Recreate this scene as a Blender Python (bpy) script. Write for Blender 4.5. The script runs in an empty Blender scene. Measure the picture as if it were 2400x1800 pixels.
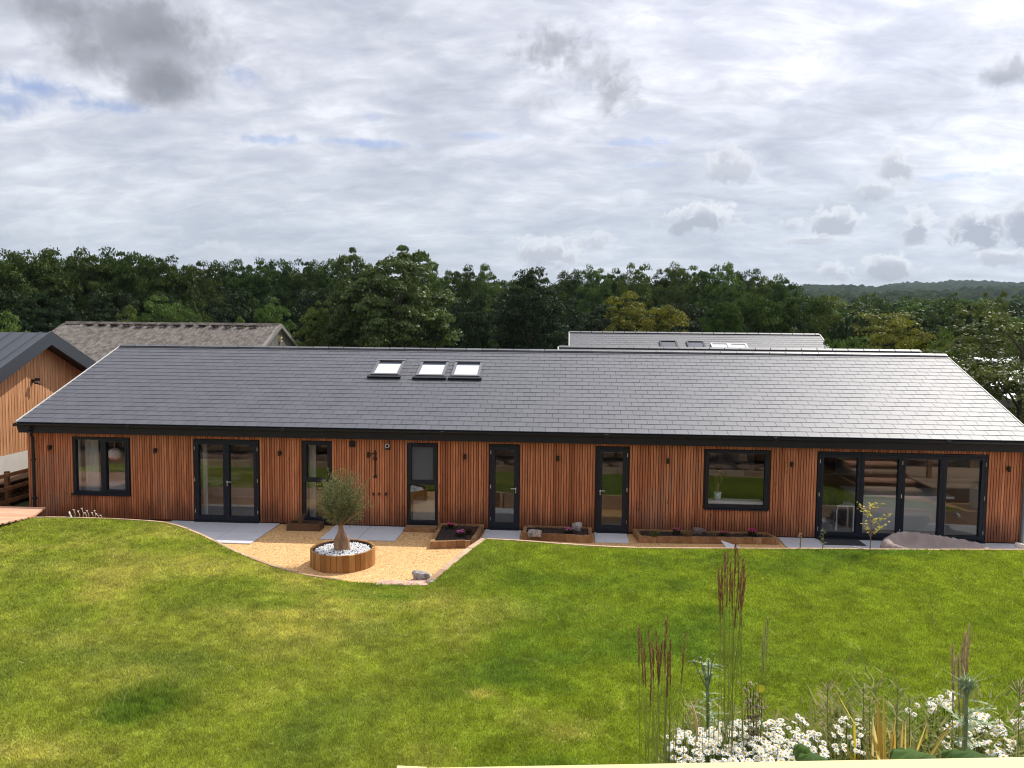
import bpy, math, random
import numpy as np
from mathutils import Vector, Matrix
random.seed(7); RS = np.random.RandomState(11)
sc = bpy.context.scene
COL = sc.collection

# ------------------------------------------------------------------ camera
# world frame: X runs along the front wall of the long house, Y goes into it, Z = 0 is the patio
FPX, PIT, ROLL, YAW = 1850.0, .0693, .0100, -.0691
CAM = np.array([0., -19.18, 4.963])
F_ = np.array([math.sin(YAW)*math.cos(PIT), math.cos(YAW)*math.cos(PIT), -math.sin(PIT)])
R0 = np.array([math.cos(YAW), -math.sin(YAW), 0.]); U0 = np.cross(R0, F_)
R_ = math.cos(ROLL)*R0 + math.sin(ROLL)*U0
U_ = math.cos(ROLL)*U0 - math.sin(ROLL)*R0
cd = bpy.data.cameras.new('camera'); cam = bpy.data.objects.new('camera', cd); COL.objects.link(cam)
cd.sensor_width = 36; cd.lens = FPX/2400*36; cd.clip_end = 9000; cd.clip_start = .05
M = Matrix.Identity(4)
for i in range(3):
    M[i][0] = R_[i]; M[i][1] = U_[i]; M[i][2] = -F_[i]; M[i][3] = CAM[i]
cam.matrix_world = M
sc.camera = cam

def ray(x, y):
    return F_ + R_*(x-1200)/FPX - U_*(y-900)/FPX
def hit(x, y, ax, val):
    d = ray(x, y); t = (val-CAM[ax])/d[ax]; return CAM + d*t
def at_dist(x, y, dist):                      # point at a horizontal distance along a sight line
    d = ray(x, y); return CAM + d*(dist/math.hypot(d[0], d[1]))
def azel(x, y):
    d = ray(x, y); d = d/np.linalg.norm(d)
    return math.degrees(math.atan2(d[0], d[1])), math.degrees(math.asin(d[2]))

# ------------------------------------------------------------------ light
SUN_AZ, SUN_EL = math.radians(43), math.radians(54)
SUN = Vector((math.sin(SUN_AZ)*math.cos(SUN_EL), math.cos(SUN_AZ)*math.cos(SUN_EL), math.sin(SUN_EL)))
ld = bpy.data.lights.new('sun', 'SUN'); ld.energy = 4.4; ld.angle = math.radians(.55); ld.color = (1, .95, .86)
lo = bpy.data.objects.new('sun', ld); COL.objects.link(lo); lo.location = (30, 30, 60)
lo.rotation_euler = SUN.to_track_quat('Z', 'Y').to_euler()
sc.view_settings.view_transform = 'Standard'; sc.view_settings.look = 'None'
sc.view_settings.exposure = 0; sc.view_settings.gamma = 1
sc.cycles.max_bounces = 6; sc.cycles.diffuse_bounces = 3; sc.cycles.glossy_bounces = 3
sc.cycles.transmission_bounces = 4; sc.cycles.transparent_max_bounces = 8
sc.cycles.caustics_reflective = False; sc.cycles.caustics_refractive = False
sc.cycles.sample_clamp_indirect = 6
sc.cycles.filter_width = 1.1

# ------------------------------------------------------------------ node helpers
class NT:
    def __init__(s, tree): s.t = tree; s.n = tree.nodes; s.l = tree.links
    def node(s, kind, **kw):
        n = s.n.new(kind)
        for k, v in kw.items(): setattr(n, k, v)
        return n
    def put(s, sock, v):
        if isinstance(v, bpy.types.NodeSocket): s.l.new(v, sock)
        elif v is not None: sock.default_value = v
    def m(s, op, a, b=None, c=None, clamp=False):
        n = s.node('ShaderNodeMath', operation=op, use_clamp=clamp)
        s.put(n.inputs[0], a)
        if b is not None: s.put(n.inputs[1], b)
        if c is not None: s.put(n.inputs[2], c)
        return n.outputs[0]
    def noise(s, vec, scale, detail=4, rough=.5, dist=0, out='Fac'):
        n = s.node('ShaderNodeTexNoise'); s.put(n.inputs['Vector'], vec)
        n.inputs['Scale'].default_value = scale; n.inputs['Detail'].default_value = detail
        n.inputs['Roughness'].default_value = rough; n.inputs['Distortion'].default_value = dist
        return n.outputs[out]
    def ramp(s, fac, stops):
        n = s.node('ShaderNodeValToRGB'); s.put(n.inputs[0], fac); e = n.color_ramp.elements
        while len(e) < len(stops): e.new(.5)
        for q, (p, c) in zip(e, stops):
            q.position = p; q.color = (c, c, c, 1) if not hasattr(c, '__len__') else (*c, 1)
        return n.outputs[0]
    def mix(s, fac, a, b, mode='MIX'):
        n = s.node('ShaderNodeMixRGB', blend_type=mode); s.put(n.inputs[0], fac)
        for k, v in ((1, a), (2, b)):
            if hasattr(v, '__len__') and not isinstance(v, bpy.types.NodeSocket): v = (*v[:3], 1)
            s.put(n.inputs[k], v)
        return n.outputs[0]
    def mapr(s, v, a, b, c=0., d=1., smooth=True):
        n = s.node('ShaderNodeMapRange'); n.interpolation_type = 'SMOOTHSTEP' if smooth else 'LINEAR'
        s.put(n.inputs[0], v)
        for k, q in zip((1, 2, 3, 4), (a, b, c, d)): n.inputs[k].default_value = q
        return n.outputs[0]
    def vscale(s, vec, sx, sy, sz):
        n = s.node('ShaderNodeMapping'); s.put(n.inputs[0], vec); n.inputs['Scale'].default_value = (sx, sy, sz); return n.outputs[0]

# ------------------------------------------------------------------ sky
W = bpy.data.worlds.new('World'); sc.world = W; W.use_nodes = True
def build_world():
    t = NT(W.node_tree); t.n.clear()
    out = t.node('ShaderNodeOutputWorld'); bg = t.node('ShaderNodeBackground'); t.l.new(bg.outputs[0], out.inputs[0])
    bg.inputs[1].default_value = .1
    sky = t.node('ShaderNodeTexSky', sky_type='NISHITA'); sky.sun_disc = False
    sky.sun_elevation = SUN_EL; sky.sun_rotation = SUN_AZ
    tc = t.node('ShaderNodeTexCoord'); d = tc.outputs['Generated']
    nrm = t.node('ShaderNodeVectorMath', operation='NORMALIZE'); t.l.new(d, nrm.inputs[0]); d = nrm.outputs[0]
    sx = t.node('ShaderNodeSeparateXYZ'); t.l.new(d, sx.inputs[0]); X, Y, Z = sx.outputs
    zc = t.m('ADD', t.m('MAXIMUM', Z, 0.), .26)
    u = t.m('DIVIDE', X, zc); v = t.m('DIVIDE', Y, zc)
    cb = t.node('ShaderNodeCombineXYZ'); t.l.new(u, cb.inputs[0]); t.l.new(v, cb.inputs[1]); P = cb.outputs[0]
    # thin high sheet: long soft streaks lying across the view
    Ps = t.vscale(P, 1., 1.3, 1.)
    n1 = t.noise(Ps, 1.25, 8, .55, .5)
    n2 = t.noise(t.vscale(P, 1.3, 2.2, 1.), 4.2, 7, .6, .6)
    az = t.m('MULTIPLY', t.m('ARCTAN2', X, Y), 57.2958)
    el = t.m('MULTIPLY', t.m('ARCSINE', Z), 57.2958)
    ca = t.node('ShaderNodeCombineXYZ'); t.l.new(az, ca.inputs[0]); t.l.new(el, ca.inputs[1]); A = ca.outputs[0]
    wn = t.node('ShaderNodeTexNoise'); t.l.new(A, wn.inputs['Vector']); wn.inputs['Scale'].default_value = .30; wn.inputs['Detail'].default_value = 9
    wn.inputs['Roughness'].default_value = .62
    ws = t.node('ShaderNodeSeparateColor'); t.l.new(wn.outputs['Color'], ws.inputs[0])
    w2 = t.node('ShaderNodeTexNoise'); t.l.new(A, w2.inputs['Vector']); w2.inputs['Scale'].default_value = .95; w2.inputs['Detail'].default_value = 8; w2.inputs['Roughness'].default_value = .58; w2.inputs['Distortion'].default_value = .4
    fineN = t.m('SUBTRACT', w2.outputs['Fac'], .5)
    def dens(px, py, rx, ry, rag=1.5):
        """cloud density around a bearing: an ellipse whose edge is torn by noise"""
        a, e = azel(px, py)
        a1, _ = azel(px+rx, py); _, e1 = azel(px, py+ry)
        ra = abs(a1-a); re = abs(e1-e)
        da = t.m('DIVIDE', t.m('SUBTRACT', az, a), ra); de = t.m('DIVIDE', t.m('SUBTRACT', el, e), re)
        r = t.m('SQRT', t.m('ADD', t.m('MULTIPLY', da, da), t.m('MULTIPLY', de, de)))
        return t.m('ADD', t.m('SUBTRACT', 1.0, r), t.m('ADD', t.m('MULTIPLY', t.m('SUBTRACT', ws.outputs[0], .5), rag*1.2), t.m('MULTIPLY', fineN, rag*(1.7 if rx < 110 else .9)))), de
    grey = t.ramp(n1, [(.36, (5.3, 5.5, 6.3)), (.46, (6.2, 6.4, 7.3)), (.54, (7.2, 7.35, 8.2)), (.64, (8.6, 8.75, 9.4))])
    fine = t.ramp(n2, [(.36, (.85, .86, .90)), (.5, (.99, .99, .99)), (.63, (1.15, 1.15, 1.13))])
    n3 = t.noise(t.vscale(P, 1., 1.6, 1.), 13., 5, .6, .4)
    cloud = t.mix(1., grey, t.mix(1., fine, t.ramp(n3, [(.35, (.95, .95, .96)), (.65, (1.05, 1.05, 1.04))]), 'MULTIPLY'), 'MULTIPLY')
    low = t.mapr(el, 0., 17., 1., 0.)
    cloud = t.mix(t.m('MULTIPLY', low, .6), cloud, t.mix(1., (5.75, 6.35, 6.85), t.ramp(t.noise(t.vscale(A, .12, .42, 1.), 1.6, 8, .62, .5), [(.36, (.84, .86, .89)), (.64, (1.18, 1.16, 1.13))]), 'MULTIPLY'))
    dt = t.node('ShaderNodeVectorMath', operation='DOT_PRODUCT'); t.l.new(d, dt.inputs[0]); dt.inputs[1].default_value = SUN
    g = t.m('POWER', t.m('MAXIMUM', dt.outputs['Value'], 0.), 7.)
    cloud = t.mix(1., cloud, t.mix(g, (1., 1., 1.), (3.6, 3.5, 3.4)), 'MULTIPLY')
    blue = t.mix(1., sky.outputs[0], (.95, 1.0, 1.3), 'MULTIPLY')
    thin = None
    for a in ((100, 205, 150, 30, .9), (230, 245, 120, 22, .8), (30, 240, 70, 30, .7), (640, 325, 90, 14, .6), (860, 335, 130, 12, .75), (560, 175, 40, 30, .5), (1130, 318, 120, 10, .4), (1480, 335, 90, 12, .45), (1560, 385, 90, 10, .3), (2240, 412, 90, 10, .6), (880, 275, 30, 14, .3)):
        f, _ = dens(*a[:4], 1.7); f = t.m('MULTIPLY', t.mapr(f, -.25, 1.), a[4]); thin = f if thin is None else t.m('MAXIMUM', thin, f)
    col = t.mix(t.m('MULTIPLY', thin, .85), cloud, blue)
    # heavy grey cloud, upper left, and ragged scud
    for (px, py, rx, ry, s_, soft) in ((330, 80, 240, 115, .97, .6), (390, 185, 125, 80, .97, .5), (130, 15, 220, 70, .7, .9), (215, 130, 130, 70, .6, .8),
            (1300, 115, 108, 66, .62, .8), (1390, 165, 112, 48, .5, .9), (1440, 220, 70, 58, .6, .8), (1250, 245, 60, 22, .35, .8), (2370, 170, 90, 42, .6, .7), (1780, 200, 200, 40, .18, 1.), (2050, 260, 260, 30, .16, 1.)):
        f, de = dens(px, py, rx, ry, 1.1 if px > 1000 else .8)
        col = t.mix(t.m('MULTIPLY', t.mapr(f, -.2, soft), s_), col, t.mix(t.mapr(f, .1, 1.0), (4.5, 4.6, 5.2), (2.7, 2.8, 3.15)))
    # small cumulus with bright fringes and grey bases
    for (px, py, rx, ry, s_) in ((1700, 400, 62, 42, .6), (1700, 365, 26, 26, .5), (2095, 400, 50, 48, .72), (2050, 445, 70, 24, .6), (1630, 518, 92, 38, .95), (1945, 525, 68, 34, .85), (1850, 532, 44, 18, .5), (1900, 565, 80, 12, .5),
            (2150, 545, 40, 48, .9), (2290, 540, 95, 52, 1.), (2400, 530, 50, 60, 1.), (1270, 598, 95, 38, .75), (1390, 565, 50, 24, .45), (1950, 640, 48, 20, .7), (2080, 632, 82, 34, .9), (2340, 607, 80, 20, .7),
            (500, 592, 70, 22, .7), (100, 560, 80, 40, .6), (380, 545, 60, 14, .5), (475, 405, 70, 16, .5), (645, 500, 30, 12, .5), (1410, 640, 120, 14, .4), (790, 600, 200, 10, .3), (1000, 560, 160, 10, .3)):
        s_ = s_*(.4 if px < 1200 else 1.)
        f, de = dens(px+rx*.12, py-ry*.34, rx*.98, ry*.88, 1.5)
        col = t.mix(t.m('MULTIPLY', t.mapr(f, -.1, .4), s_*.9), col, (9.5, 9.6, 9.9))
        f, de = dens(px, py, rx, ry, 1.5)
        core = t.m('ADD', t.mapr(f, -.1, .9), t.m('ADD', t.m('MULTIPLY', de, -.45), t.m('MULTIPLY', fineN, -1.6)))
        body = t.mix(t.mapr(core, 0., .9), (7.4, 7.5, 8.0), (4.5, 4.7, 5.4))
        col = t.mix(t.m('MULTIPLY', t.mapr(f, -.08, .5), s_), col, body)
    t.l.new(col, bg.inputs[0])
build_world()
try: W.cycles.sampling_method = 'MANUAL'; W.cycles.sample_map_resolution = 512
except Exception: pass

# ------------------------------------------------------------------ materials
MATS = {}
def mat(name, base=(.5, .5, .5), rough=.6, metal=0., spec=.5, var=None, noise=None, bump=None, attr=None, extra=None):
    """var: (colour a, colour b) blended by the face attribute 'rnd'; noise: (scale, colour a, colour b, strength[, stretch]); bump: (scale, strength[, stretch])"""
    if name in MATS: return MATS[name]
    m = bpy.data.materials.new(name); m.use_nodes = True; t = NT(m.node_tree)
    b = t.n['Principled BSDF']; b.inputs['Roughness'].default_value = rough; b.inputs['Metallic'].default_value = metal
    b.inputs['Specular IOR Level'].default_value = spec
    tc = t.node('ShaderNodeTexCoord').outputs['Object']
    c = None
    if var:
        a = t.node('ShaderNodeAttribute', attribute_name='rnd'); c = t.mix(a.outputs['Fac'], var[0], var[1])
        tc2 = t.node('ShaderNodeVectorMath', operation='ADD'); t.l.new(tc, tc2.inputs[0])
        cx = t.node('ShaderNodeCombineXYZ'); t.l.new(t.m('MULTIPLY', a.outputs['Fac'], 37.), cx.inputs[2]); t.l.new(cx.outputs[0], tc2.inputs[1]); tc = tc2.outputs[0]
    if attr:
        c = t.node('ShaderNodeAttribute', attribute_name=attr).outputs['Color']
    if noise:
        st = noise[4] if len(noise) > 4 else (1, 1, 1)
        f = t.noise(t.vscale(tc, *st), noise[0], 6, .62)
        f = t.mapr(f, .3, .7)
        c = t.mix(t.m('MULTIPLY', f, noise[3]), c if c is not None else base, noise[2]) if noise[1] is None else t.mix(f, noise[1], noise[2])
    if c is None: b.inputs['Base Color'].default_value = (*base, 1)
    else: t.l.new(c, b.inputs['Base Color'])
    if bump:
        st = bump[2] if len(bump) > 2 else (1, 1, 1)
        bn = t.node('ShaderNodeBump'); bn.inputs['Strength'].default_value = bump[1]; bn.inputs['Distance'].default_value = bump[3] if len(bump) > 3 else .02
        t.l.new(t.noise(t.vscale(tc, *st), bump[0], 5, .6), bn.inputs['Height']); t.l.new(bn.outputs[0], b.inputs['Normal'])
    if extra: extra(t, b)
    MATS[name] = m; return m

def leafmat(name, ca, cb, trans=.3, rough=.55, gloss=.25, hue=.12):
    if name in MATS: return MATS[name]
    m = bpy.data.materials.new(name); m.use_nodes = True; t = NT(m.node_tree); b = t.n['Principled BSDF']; out = t.n['Material Output']
    a = t.node('ShaderNodeAttribute', attribute_name='rnd').outputs['Fac']
    oi = t.node('ShaderNodeObjectInfo').outputs['Random']
    c = t.mix(a, ca, cb)
    h = t.node('ShaderNodeHueSaturation'); t.l.new(c, h.inputs['Color'])
    t.l.new(t.mapr(oi, 0, 1, .5-hue*.22, .5+hue*.22, False), h.inputs['Hue']); t.l.new(t.mapr(oi, 0, 1, 1-hue*1.2, 1+hue*1.5, False), h.inputs['Value'])
    t.l.new(h.outputs[0], b.inputs['Base Color']); b.inputs['Roughness'].default_value = rough; b.inputs['Specular IOR Level'].default_value = gloss
    tr = t.node('ShaderNodeBsdfTranslucent'); tl = t.mix(1., h.outputs[0], (1.15, 1.2, .55), 'MULTIPLY'); t.l.new(tl, tr.inputs[0])
    mx = t.node('ShaderNodeMixShader'); mx.inputs[0].default_value = trans
    t.l.new(b.outputs[0], mx.inputs[1]); t.l.new(tr.outputs[0], mx.inputs[2]); t.l.new(mx.outputs[0], out.inputs[0])
    MATS[name] = m; return m

def glassmat(name, tint=(.86, .9, .9), ior=1.75, rough=0., body=None):
    if name in MATS: return MATS[name]
    m = bpy.data.materials.new(name); m.use_nodes = True; t = NT(m.node_tree); t.n.clear()
    out = t.node('ShaderNodeOutputMaterial'); fr = t.node('ShaderNodeFresnel'); bf = t.node('ShaderNodeNewGeometry').outputs['Backfacing']
    t.l.new(t.mapr(bf, 0., 1., ior, 1/ior, False), fr.inputs[0])      # thin sheet: the same reflection from either side
    tr = t.node('ShaderNodeBsdfTransparent'); tr.inputs[0].default_value = (*tint, 1)
    if body:
        tr = t.node('ShaderNodeBsdfDiffuse'); tr.inputs[0].default_value = (*body, 1)
    gl = t.node('ShaderNodeBsdfGlossy'); gl.inputs['Roughness'].default_value = rough; gl.inputs[0].default_value = (1, 1, 1, 1)
    mx = t.node('ShaderNodeMixShader'); t.l.new(fr.outputs[0], mx.inputs[0]); t.l.new(tr.outputs[0], mx.inputs[1]); t.l.new(gl.outputs[0], mx.inputs[2])
    t.l.new(mx.outputs[0], out.inputs[0]); MATS[name] = m; return m

def stain(t, b):
    """damp splash marks rising unevenly from the foot of the boards, weathered patches and a few knots"""
    src = b.inputs['Base Color'].links[0].from_socket
    P = t.node('ShaderNodeTexCoord').outputs['Object']; x = t.node('ShaderNodeSeparateXYZ'); t.l.new(P, x.inputs[0])
    n = t.noise(t.vscale(P, 1.4, 1., .5), 1.3, 5, .65); n2 = t.noise(t.vscale(P, 14., 1., .6), 1., 3, .6)
    h = t.m('ADD', x.outputs[2], t.m('ADD', t.m('MULTIPLY', n, -1.15), t.m('MULTIPLY', n2, -.5)))
    f = t.mapr(h, -.80, -.05, .7, 0.)
    c = t.mix(f, src, (.050, .020, .014))
    g = t.mapr(t.noise(t.vscale(P, .8, 1., .45), .9, 4, .6), .52, .70, 0., .4)
    c = t.mix(g, c, (.34, .21, .145))
    v = t.node('ShaderNodeTexVoronoi'); t.l.new(t.vscale(P, 15.75, 1., 3.2), v.inputs['Vector']); v.inputs['Scale'].default_value = 1.
    k = t.m('MULTIPLY', t.mapr(v.outputs['Distance'], .10, .20, 1., 0.), t.mapr(t.noise(P, .9, 2, .5), .5, .62))
    c = t.mix(t.m('MULTIPLY', k, .75), c, (.07, .022, .010))
    t.l.new(c, b.inputs['Base Color'])
CEDAR = mat('larch_cladding', var=((.33, .110, .044), (.74, .30, .135)), rough=.6, spec=.25, noise=(3.2, None, (.18, .05, .022), .5, (6, 6, .55)), bump=(30, .25, (3, 3, .2)), extra=lambda t, b: stain(t, b))
LARCH = mat('pale_larch_cladding', var=((.60, .29, .13), (.80, .46, .25)), rough=.65, spec=.2, noise=(3, None, (.26, .11, .05), .5, (6, 6, .5)))
MEMBR = mat('dark_membrane', (.045, .022, .013), .9)
SLATE = mat('slate', var=((.082, .083, .098), (.104, .105, .122)), rough=.5, spec=.62, noise=(1.1, None, (.06, .062, .07), .35), bump=(14, .12))
SLATE2 = mat('pale_slate', var=((.075, .076, .082), (.11, .11, .118)), rough=.5, spec=.66, noise=(2.2, None, (.07, .07, .075), .5))
RIDGE = mat('ridge_tile', var=((.07, .072, .077), (.11, .112, .117)), rough=.42, spec=1., bump=(12, .15))
BLACKP = mat('black_trim', (.008, .009, .013), .42, spec=.35, noise=(8, None, (.02, .021, .024), .4))
FRAME = mat('anthracite_frame', (.008, .012, .020), .5, spec=.3, noise=(6, None, (.012, .016, .026), .4))
PALEV = mat('pale_verge', (.55, .53, .50), .5)
STEEL = mat('brushed_steel', (.6, .6, .6), .3, 1.)
BRONZE = mat('dark_bronze', (.02, .015, .013), .4, .3)
GLASS = glassmat('window_glass', (.955, .97, .965), 1.62)
SKYGL = glassmat('skylight_glass', ior=1.6, body=(.62, .64, .66), rough=.05)
DARKGL = glassmat('dark_skylight_glass', ior=1.5, body=(.03, .035, .05), rough=.05)
FROST = glassmat('frosted_glass', ior=1.5, body=(.075, .09, .115), rough=.25)
WHITEW = mat('interior_plaster', (.62, .60, .57), .85)
GREENW = mat('green_interior_wall', (.04, .09, .05), .8)
WHITE = mat('white_gloss', (.72, .73, .73), .35)
FLOORI = mat('interior_floor', (.30, .22, .15), .4, noise=(3, None, (.18, .12, .08), .5, (1, 8, 1)))
LINEN = mat('linen', (.55, .53, .52), .9, bump=(6, .6))
PINKL = mat('pink_linen', (.50, .36, .34), .9, bump=(6, .6))
CURT = mat('curtain_cloth', (.55, .55, .54), .9)
SLEEP = mat('sleeper_timber', var=((.23, .12, .055), (.44, .25, .12)), rough=.75, spec=.2, noise=(4, None, (.12, .06, .03), .5, (2, 2, 2)), bump=(20, .4))
SLEEPD = mat('dark_sleeper_timber', var=((.10, .055, .03), (.17, .10, .055)), rough=.8, spec=.2, noise=(4, None, (.06, .035, .02), .5))
EDGEM = mat('edging_timber', var=((.40, .25, .16), (.62, .46, .32)), rough=.8, spec=.2, noise=(5, None, (.30, .17, .10), .5), bump=(20, .4))
STAVE = mat('planter_timber', var=((.27, .12, .03), (.52, .28, .10)), rough=.6, spec=.3, noise=(5, None, (.20, .085, .022), .5, (3, 3, .6)))
DECKM = mat('orange_deck', var=((.66, .36, .22), (.80, .50, .34)), rough=.7, noise=(3, None, (.40, .17, .09), .5, (1, 6, 1)))
SOIL = mat('soil', noise=(30, (.012, .007, .005), (.06, .035, .024), 1), rough=.95, bump=(35, 1., (1, 1, 1), .05))
PEBW = mat('white_pebbles', var=((.55, .55, .55), (.88, .88, .87)), rough=.6)
ROCKM = mat('sandstone', noise=(5, (.22, .15, .11), (.42, .36, .31), 1), rough=.9, bump=(9, .8, (1, 1, 1), .05))
ROCKD = mat('red_brown_rock', noise=(2.2, (.07, .035, .024), (.30, .19, .13), 1), rough=.9, bump=(5, .9, (1, 1, 1), .1))
FLAG = mat('pink_flagstone', noise=(6, (.42, .25, .19), (.60, .42, .33), 1), rough=.9, bump=(12, .5))
COVER = mat('mauve_cover_cloth', (.27, .21, .19), .85, noise=(3, None, (.40, .33, .30), .6), bump=(5, .6, (1, 1, 1), .04))
BARK = mat('bark', noise=(6, (.035, .027, .02), (.12, .10, .08), 1), rough=.95)
OLIVEB = mat('olive_bark', noise=(7, (.20, .10, .055), (.46, .28, .16), 1, (1, 1, .25)), rough=.9, bump=(12, 1., (1, 1, .3), .06))
PINE = mat('new_pine', (.66, .58, .27), .6, noise=(3, None, (.66, .50, .24), .6, (.4, 8, 8)))
RENDER = mat('white_render', (.66, .64, .60), .85, noise=(2, None, (.52, .50, .46), .5))
METALR = mat('grey_seam_metal', (.065, .075, .09), .4, .3)
WHITER = mat('white_sheet_roof', (.80, .80, .80), .5)
DARKW = mat('weathered_boards', var=((.10, .095, .085), (.17, .16, .145)), rough=.9)
LICHEN = mat('weathered_cement_sheet', noise=(2.6, (.07, .058, .05), (.19, .165, .145), 1), rough=.95, bump=(18, .8))
def _lich(t, b): pass

# ------------------------------------------------------------------ mesh builder
class MB:
    def __init__(s): s.v = []; s.f = []; s.r = []; s.sm = False
    def add(s, vs, fs, r=None):
        o = len(s.v); r = random.random() if r is None else r
        s.v += [tuple(p) for p in vs]; s.f += [tuple(i+o for i in f) for f in fs]; s.r += [r]*len(fs)
        return s
    def box(s, x0, x1, y0, y1, z0, z1, r=None):
        return s.add([(x0,y0,z0),(x1,y0,z0),(x1,y1,z0),(x0,y1,z0),(x0,y0,z1),(x1,y0,z1),(x1,y1,z1),(x0,y1,z1)],
                     [(0,3,2,1),(4,5,6,7),(0,1,5,4),(1,2,6,5),(2,3,7,6),(3,0,4,7)], r)
    def hexa(s, a, b, r=None):                  # a, b: four points each
        return s.add(list(a)+list(b), [(3,2,1,0),(4,5,6,7),(0,1,5,4),(1,2,6,5),(2,3,7,6),(3,0,4,7)], r)
    def bar(s, p, q, w, h, r=None, up=(0, 0, 1)):
        p, q = Vector(p), Vector(q); d = (q-p).normalized(); u = Vector(up)
        if abs(d.dot(u)) > .95: u = Vector((0, 1, 0))
        sd = d.cross(u).normalized()*w/2; u = sd.cross(d).normalized()*h/2
        A = [p-sd-u, p+sd-u, p+sd+u, p-sd+u]; B = [v+(q-p) for v in A]
        return s.hexa(A, B, r)
    def tube(s, pts, rad, n=8, r=None, cap=True):
        pts = [Vector(p) for p in pts]; vs = []; k = len(pts)
        if not hasattr(rad, '__len__'): rad = [rad]*k
        for i, p in enumerate(pts):
            d = (pts[min(i+1, k-1)]-pts[max(i-1, 0)]).normalized()
            u = Vector((0, 0, 1)) if abs(d.z) < .9 else Vector((1, 0, 0))
            a = d.cross(u).normalized(); b = d.cross(a)
            for j in range(n):
                t = 2*math.pi*j/n; vs.append(p+(a*math.cos(t)+b*math.sin(t))*rad[i])
        fs = [(i*n+j, i*n+(j+1) % n, (i+1)*n+(j+1) % n, (i+1)*n+j) for i in range(k-1) for j in range(n)]
        if cap: fs += [tuple(range(n))[::-1], tuple((k-1)*n+j for j in range(n))]
        return s.add(vs, fs, r)
    def lathe(s, prof, c=(0, 0, 0), n=24, r=None):
        vs = []; k = len(prof)
        for (rr, z) in prof:
            for j in range(n):
                t = 2*math.pi*j/n; vs.append((c[0]+rr*math.cos(t), c[1]+rr*math.sin(t), c[2]+z))
        fs = [(i*n+j, i*n+(j+1) % n, (i+1)*n+(j+1) % n, (i+1)*n+j) for i in range(k-1) for j in range(n)]
        return s.add(vs, fs, r)
    def build(s, name, m, parent=None, smooth=False, loc=None):
        me = bpy.data.meshes.new(name); me.from_pydata(s.v, [], s.f)
        a = me.attributes.new('rnd', 'FLOAT', 'FACE'); a.data.foreach_set('value', np.array(s.r, dtype=np.float32))
        if smooth: me.polygons.foreach_set('use_smooth', [True]*len(me.polygons))
        me.materials.append(m); me.update()
        return link(name, me, parent)
def link(name, me, parent=None):
    o = bpy.data.objects.new(name, me); COL.objects.link(o)
    if parent is not None:
        o.parent = parent
        if parent.type == 'EMPTY' or True:
            o.matrix_parent_inverse = WM(parent).inverted()
    return o
def WM(o):                                       # world matrix without a depsgraph update
    m = Matrix.LocRotScale(o.location, o.rotation_euler, o.scale)
    if o.parent: m = WM(o.parent) @ o.matrix_parent_inverse @ m
    return m
def tag(o, label=None, cat=None, group=None, kind=None):
    if label: o['label'] = label
    if cat: o['category'] = cat
    if group: o['group'] = group
    if kind: o['kind'] = kind
    return o
def empty(name, loc, label, cat, group=None):
    o = bpy.data.objects.new(name, None); COL.objects.link(o); o.location = loc; o.empty_display_size = .2
    return tag(o, label, cat, group)
def np_mesh(name, V, Fq, nv, m, rnd=None, col=None, smooth=False):
    """V (n,3); Fq flat vertex indices; nv = vertices per face"""
    me = bpy.data.meshes.new(name); n = len(V); nf = len(Fq)//nv
    me.vertices.add(n); me.vertices.foreach_set('co', np.ascontiguousarray(V, dtype=np.float32).ravel())
    me.loops.add(len(Fq)); me.loops.foreach_set('vertex_index', np.ascontiguousarray(Fq, dtype=np.int32))
    me.polygons.add(nf); me.polygons.foreach_set('loop_start', np.arange(0, nf*nv, nv, dtype=np.int32))
    if smooth: me.polygons.foreach_set('use_smooth', np.ones(nf, dtype=bool))
    me.update(calc_edges=True)
    if rnd is not None:
        a = me.attributes.new('rnd', 'FLOAT', 'FACE'); a.data.foreach_set('value', np.ascontiguousarray(rnd, dtype=np.float32))
    if col is not None:
        a = me.attributes.new('col', 'FLOAT_COLOR', 'POINT'); c4 = np.ones((n, 4), dtype=np.float32); c4[:, :3] = col; a.data.foreach_set('color', c4.ravel())
    me.materials.append(m); return me

def vnoise(x, y, seed=0):
    xi = np.floor(x).astype(np.int64); yi = np.floor(y).astype(np.int64); fx = x-xi; fy = y-yi
    fx = fx*fx*(3-2*fx); fy = fy*fy*(3-2*fy)
    def h(a, b):
        k = (a*374761393 + b*668265263 + seed*974634777) & 0xffffffff
        k = ((k ^ (k >> 13))*1274126177) & 0xffffffff
        return ((k ^ (k >> 16)) & 0xffff)/65535.
    return (h(xi, yi)*(1-fx)+h(xi+1, yi)*fx)*(1-fy)+(h(xi, yi+1)*(1-fx)+h(xi+1, yi+1)*fx)*fy
def fbm(x, y, o=4, seed=0):
    s = 0; a = .5; t = 0
    for k in range(o): s = s+a*vnoise(x*2**k, y*2**k, seed+k*7); t += a; a *= .5
    return s/t

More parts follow.
